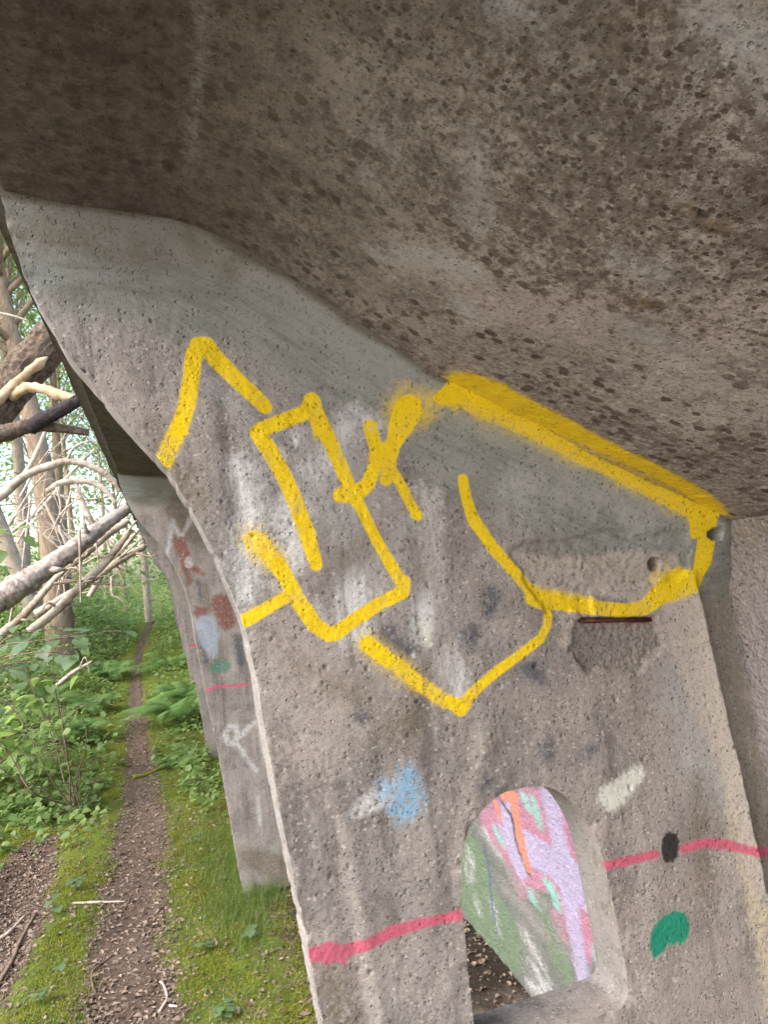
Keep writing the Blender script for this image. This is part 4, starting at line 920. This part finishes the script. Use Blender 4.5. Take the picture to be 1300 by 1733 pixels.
db, _, _ = branch('dark_branch', 'horizontal dark branch with a smooth blue-black fork, under the leaning log', 'branch', [(-90, 752), (0, 735), (45, 722), (80, 722), (150, 732)], 4.6, [30, 25, 22, 16, 11], M['log'], 2, 2, .08, 24, None, .12, 24)
V, Q, T_ = tube(spline([at(50, 724, 4.58), at(75, 708, 4.55), (at(100, 696, 4.52)), at(140, 672, 4.5)], 16), np.linspace(.043, .034, 16), 12, .06, 5); mk('smooth_fork', V, [Q, T_], M['bluish'], db)
branch('fallen_trunk', 'pale flaking fallen trunk slanting up to the right behind the canopy', 'fallen trunk', [(-130, 1100), (0, 1012), (70, 968), (135, 920), (212, 862), (280, 820)], [6.4, 6.5, 6.6, 6.7, 6.9, 7.], [46, 38, 32, 26, 17, 13], M['flaky'], 6, 3, .12, 28, None, .14, 24)
DB = 'bleached dead branches tangled on the left'
for k, (px, Y, w, tw, lb) in enumerate([
  ([(-60, 880), (0, 840), (42, 805), (95, 785), (130, 782), (175, 800), (205, 830)], 6., [15, 15, 13, 12, 11, 9, 6], 3, 'long pale arching branch crossing in front of the brown tree trunk'),
  ([(36, 812), (55, 780), (72, 742), (90, 690)], 6., [9, 8, 7, 4], 1, 'thin pale branch forking upward off the arching branch'),
  ([(78, 832), (105, 817), (150, 816), (178, 830), (195, 852)], 7., [8, 10, 9, 8, 5], 2, 'short curved branch below the arching branch'),
  ([(95, 972), (140, 940), (180, 905), (218, 880)], 7.4, [11, 13, 13, 10], 4, 'knotty branch just under the fallen trunk'),
  ([(50, 1070), (100, 1028), (135, 992), (180, 950), (222, 895)], 6.8, [15, 14, 13, 12, 8], 4, 'smooth grey branch slanting up from the leafy bank'),
  ([(60, 1040), (110, 1010), (150, 985), (200, 950), (245, 925)], 7.2, [14, 12, 11, 11, 9], 4, 'lowest pale branch pointing towards the ribs'),
  ([(0, 1075), (40, 1040), (75, 1000), (110, 960)], 7., [14, 12, 10, 8], 3, 'broken branch end beside the mossy stump'),
  ([(128, 818), (140, 850), (158, 890), (162, 925)], 7.2, [5, 7, 7, 5], 2, 'upright pale stub crossing behind the fallen trunk'),
  ([(75, 850), (95, 890), (118, 925), (140, 960)], 7.5, [4, 5, 5, 4], 3, 'thin twig dropping from left to right behind the fallen trunk'),
  ([(188, 975), (190, 1005), (200, 1012), (208, 1018)], 6.6, [4, 4, 3, 2], 0, 'small hooked twig dangling above the path bank'),
  ([(120, 830), (112, 860), (102, 885)], 7.3, [3, 4, 3], 2, 'fine twig hanging under the curved branch'),
  ([(0, 530), (22, 535), (45, 542)], 7., [4, 4, 3], 1, 'pale thin twig high at the left edge above the log'),
  ([(60, 870), (110, 905), (170, 940), (215, 965)], 8., [5, 6, 5, 3], 5, 'slim branch sloping down to the right at the back of the tangle'),
  ([(150, 1010), (180, 960), (215, 920), (240, 890)], 8.2, [8, 8, 7, 5], 4, 'slim branch rising behind the lowest pale branch'),
  ([(20, 900), (70, 860), (120, 800), (160, 760)], 8.4, [5, 6, 5, 3], 5, 'thin dead branch reaching up between the tree trunks'),
  ([(85, 1170), (120, 1140), (155, 1120)], 7.6, [7, 6, 4], 1, 'pale dead stick poking out of the undergrowth')]):
    branch('dead_branch', lb, 'dead branch', px, Y, w, M['dead'], tw, 10+k, .15, 9, DB)

R = np.random.default_rng(321)
for k in range(18):
    x0, y0 = R.uniform(-10, 170), R.uniform(800, 1000); a = R.uniform(-1.1, .5) if R.random() < .7 else R.uniform(.6, 2.); L = R.uniform(50, 130)
    q = [(x0, y0), (x0+L*.5*math.cos(a)+R.normal(0, 6), y0+L*.5*math.sin(a)+R.normal(0, 6)), (x0+L*math.cos(a), y0+L*math.sin(a))]
    if q[2][0] > 225 or q[2][1] > 1050: continue
    branch('dead_twig', 'thin bleached dead twig in the tangle of fallen wood left of the ribs', 'dead twig', q, R.uniform(6.4, 8.6), [R.uniform(3, 5.5), R.uniform(2.5, 4), 1.5], M['dead'], 4, 60+k, .15, 7, 'thin dead twigs in the tangle')

# ------------------------------------------------------------------ trees
def crown_pts(R, c, rad, n, clumps):
    cc = R.normal(0, 1, (clumps, 3)); cc /= np.linalg.norm(cc, axis=1)[:, None]; cc *= R.uniform(.35, 1, (clumps, 1))**.6*np.array(rad)
    i = R.integers(0, clumps, n); p = cc[i]+R.normal(0, 1, (n, 3))*np.array(rad)*.17
    return p+c, cc+c
def tree(label, base, top_dir, H, r, crown_r, mat, n, seed, low=.45, group=None, size=.10, leafm='canopy_leaf'):
    R = np.random.default_rng(seed); o = empty('tree', tuple(base)); tag(o, label, 'tree', group); top = np.array(top_dir)*H
    pts = spline([(0, 0, -.3), tuple(top*.3+R.normal(0, .06, 3)*[1, 1, 0]), tuple(top*.65+R.normal(0, .12, 3)*[1, 1, 0]), tuple(top)], 40)
    parts = [tube(pts, r*np.concatenate([[1.35, 1.2, 1.08], np.linspace(1.02, .22, 37)]), 16, .10, seed)]
    c = top*.82; P_, cc = crown_pts(R, c, crown_r, n, 46)
    limbs = []
    for q in cc[:26]:
        i = int(np.clip((q[2]/top[2]-.15)*38, 10, 36)); a = pts[i]; limbs.append(tube(spline([a, a*.5+q*.5+[0, 0, -.1], q], 10), np.linspace(r*.28, .008, 10), 6, .1, seed))
    for k in range(9):                                   # dead snags on the lower trunk
        i = R.integers(5, 22); a = pts[i]; e = a+R.normal(0, 1, 3)*[.7, .7, .12]; limbs.append(tube(spline([a, a*.5+e*.5+[0, 0, .08], e], 8), np.linspace(.012, .003, 8), 5))
    V, Q, T_ = join(parts+limbs); mk('trunk', V, [Q, T_], M[mat], o)
    V, Q = leaf_cards(P_, R.uniform(.7, 1.3, n)*size, .6, R); mk('crown', V, [Q], M[leafm], o)
    return o
def stand(px_b, px_t, Y):                                # base on the ground under a sight line, axis along the seen lean
    a, b_ = at(*px_b, Y), at(*px_t, Y); d = (b_-a)/(b_[2]-a[2]); x = a[0]; z = float(terr(np.array([x]), np.array([Y]))[0]); x = a[0]+(z-a[2])*d[0]
    return (x, Y, float(terr(np.array([x]), np.array([Y]))[0])), d
def T_(label, pb, pt, Y, w, H, cr, mat, n, seed, **k):
    b_, d = stand(pb, pt, Y); tree(label, b_, d, H, w*Y/1255*.5, cr, mat, n, seed, **k)
T_('stout brown trunk leaning left behind the tangle of dead branches', (97, 1055), (48, 740), 12., 40, 9, (2.4, 2.4, 2.4), 'bark', 5000, 201)
T_('pale grey trunk at the far left edge of the wood above the log', (30, 900), (3, 560), 15., 20, 10, (2.2, 2.2, 2.6), 'bark_pale', 5000, 202)
T_('leaning pinkish trunk low at the left edge behind the fallen trunk', (55, 1000), (0, 870), 13.5, 26, 8, (2., 2., 2.2), 'bark_pale', 4000, 203)
T_('straight grey trunk right of the stout brown trunk', (112, 1000), (90, 750), 18., 16, 11, (2.4, 2.4, 3.), 'bark', 5000, 204)
T_('small pale trunk standing beside the bend of the path', (249, 1010), (244, 930), 21., 12, 8, (1.8, 1.8, 2.), 'bark_pale', 4000, 205)
GT = 'slender trees far back in the wood'
R = np.random.default_rng(77)
for k, (px, Y, w, mt) in enumerate([(132, 22, 9, 'bark'), (178, 27, 7, 'bark_pale'), (70, 29, 7, 'bark'), (210, 31, 7, 'bark'), (-60, 18, 14, 'bark'), (-170, 16, 20, 'bark'), (-320, 13, 26, 'bark_pale'), (-520, 11, 30, 'bark')]):
    T_('slender grey-brown tree trunk far back in the bright leafy wood', (px, 1000), (px-R.uniform(5, 28), 760), Y, w, R.uniform(8, 12), (2.2, 2.2, 2.4), mt, 3500, 220+k, group=GT)
# far-off foliage that reads as one mass
n = 80000; Y = R.uniform(15, 46, n); x = R.uniform(-.75, .22, n)*Y; z = R.uniform(0, 1, n)**.8*Y*.45+.2
p = np.stack([x, Y, z], 1); keep = (fbm(p*[.5, .3, .5], 3, 91) > np.where(z < 3, -.45, -.06)) & ~((np.abs(x+.3) < .9) & (Y < 24) & (z < 1.6))
p = p[keep]
V, Q = leaf_cards(p, R.uniform(.10, .26, len(p))*(p[:, 1]/26)**.5, .6, R); tag(mk('woodland', V, [Q], M['canopy_leaf']), 'bright green foliage of the wood far behind the branches', 'woodland', kind='stuff')
n = 26000; Y = R.uniform(13, 44, n); x = R.uniform(-.6, .06, n)*Y; p = np.stack([x, Y, np.where(Y > 20, .72, terr(x, np.minimum(Y, 18), False))+R.uniform(0, 1., n)**1.5*np.where(Y > 20, 2.4, 1.1)-.1], 1); p = p[(np.abs(x-path_x(Y)) > .45) | (Y > 21)]
V, Q = leaf_cards(p, R.uniform(.07, .17, len(p)), .5, R); tag(mk('thicket', V, [Q], M['leaf']), 'low green thicket at the far end of the path', 'thicket', kind='stuff')

# ------------------------------------------------------------------ light
EL, AZ = math.radians(44), math.radians(-112)            # the sun stands to the left, a little behind the camera
w = bpy.data.worlds.new('World'); C.world = w; w.use_nodes = True; nt = w.node_tree; nt.nodes.clear()
sky = nt.nodes.new('ShaderNodeTexSky'); sky.sky_type = 'NISHITA'; sky.sun_disc = False; sky.sun_elevation = EL; sky.sun_rotation = AZ; sky.air_density = 1.2; sky.dust_density = 3.; sky.ozone_density = .6
bg = nt.nodes.new('ShaderNodeBackground'); bg.inputs[1].default_value = .15; ow = nt.nodes.new('ShaderNodeOutputWorld')
nt.links.new(sky.outputs[0], bg.inputs[0]); nt.links.new(bg.outputs[0], ow.inputs[0])
sd = bpy.data.lights.new('sun', 'SUN'); sd.energy = 1.7; sd.angle = math.radians(70); sd.color = (1, .96, .9); so = bpy.data.objects.new('sun', sd); COL.objects.link(so)
dv = np.array([math.sin(AZ)*math.cos(EL), math.cos(AZ)*math.cos(EL), math.sin(EL)])
from mathutils import Vector
so.rotation_euler = Vector(dv).to_track_quat('Z', 'Y').to_euler()
C.view_settings.view_transform = 'Standard'; C.view_settings.look = 'None'; C.view_settings.gamma = 1; C.view_settings.exposure = 1.75
C.cycles.max_bounces = 8; C.cycles.diffuse_bounces = 5; C.cycles.transmission_bounces = 4; C.cycles.use_denoising = True; C.cycles.denoising_prefilter = 'ACCURATE'
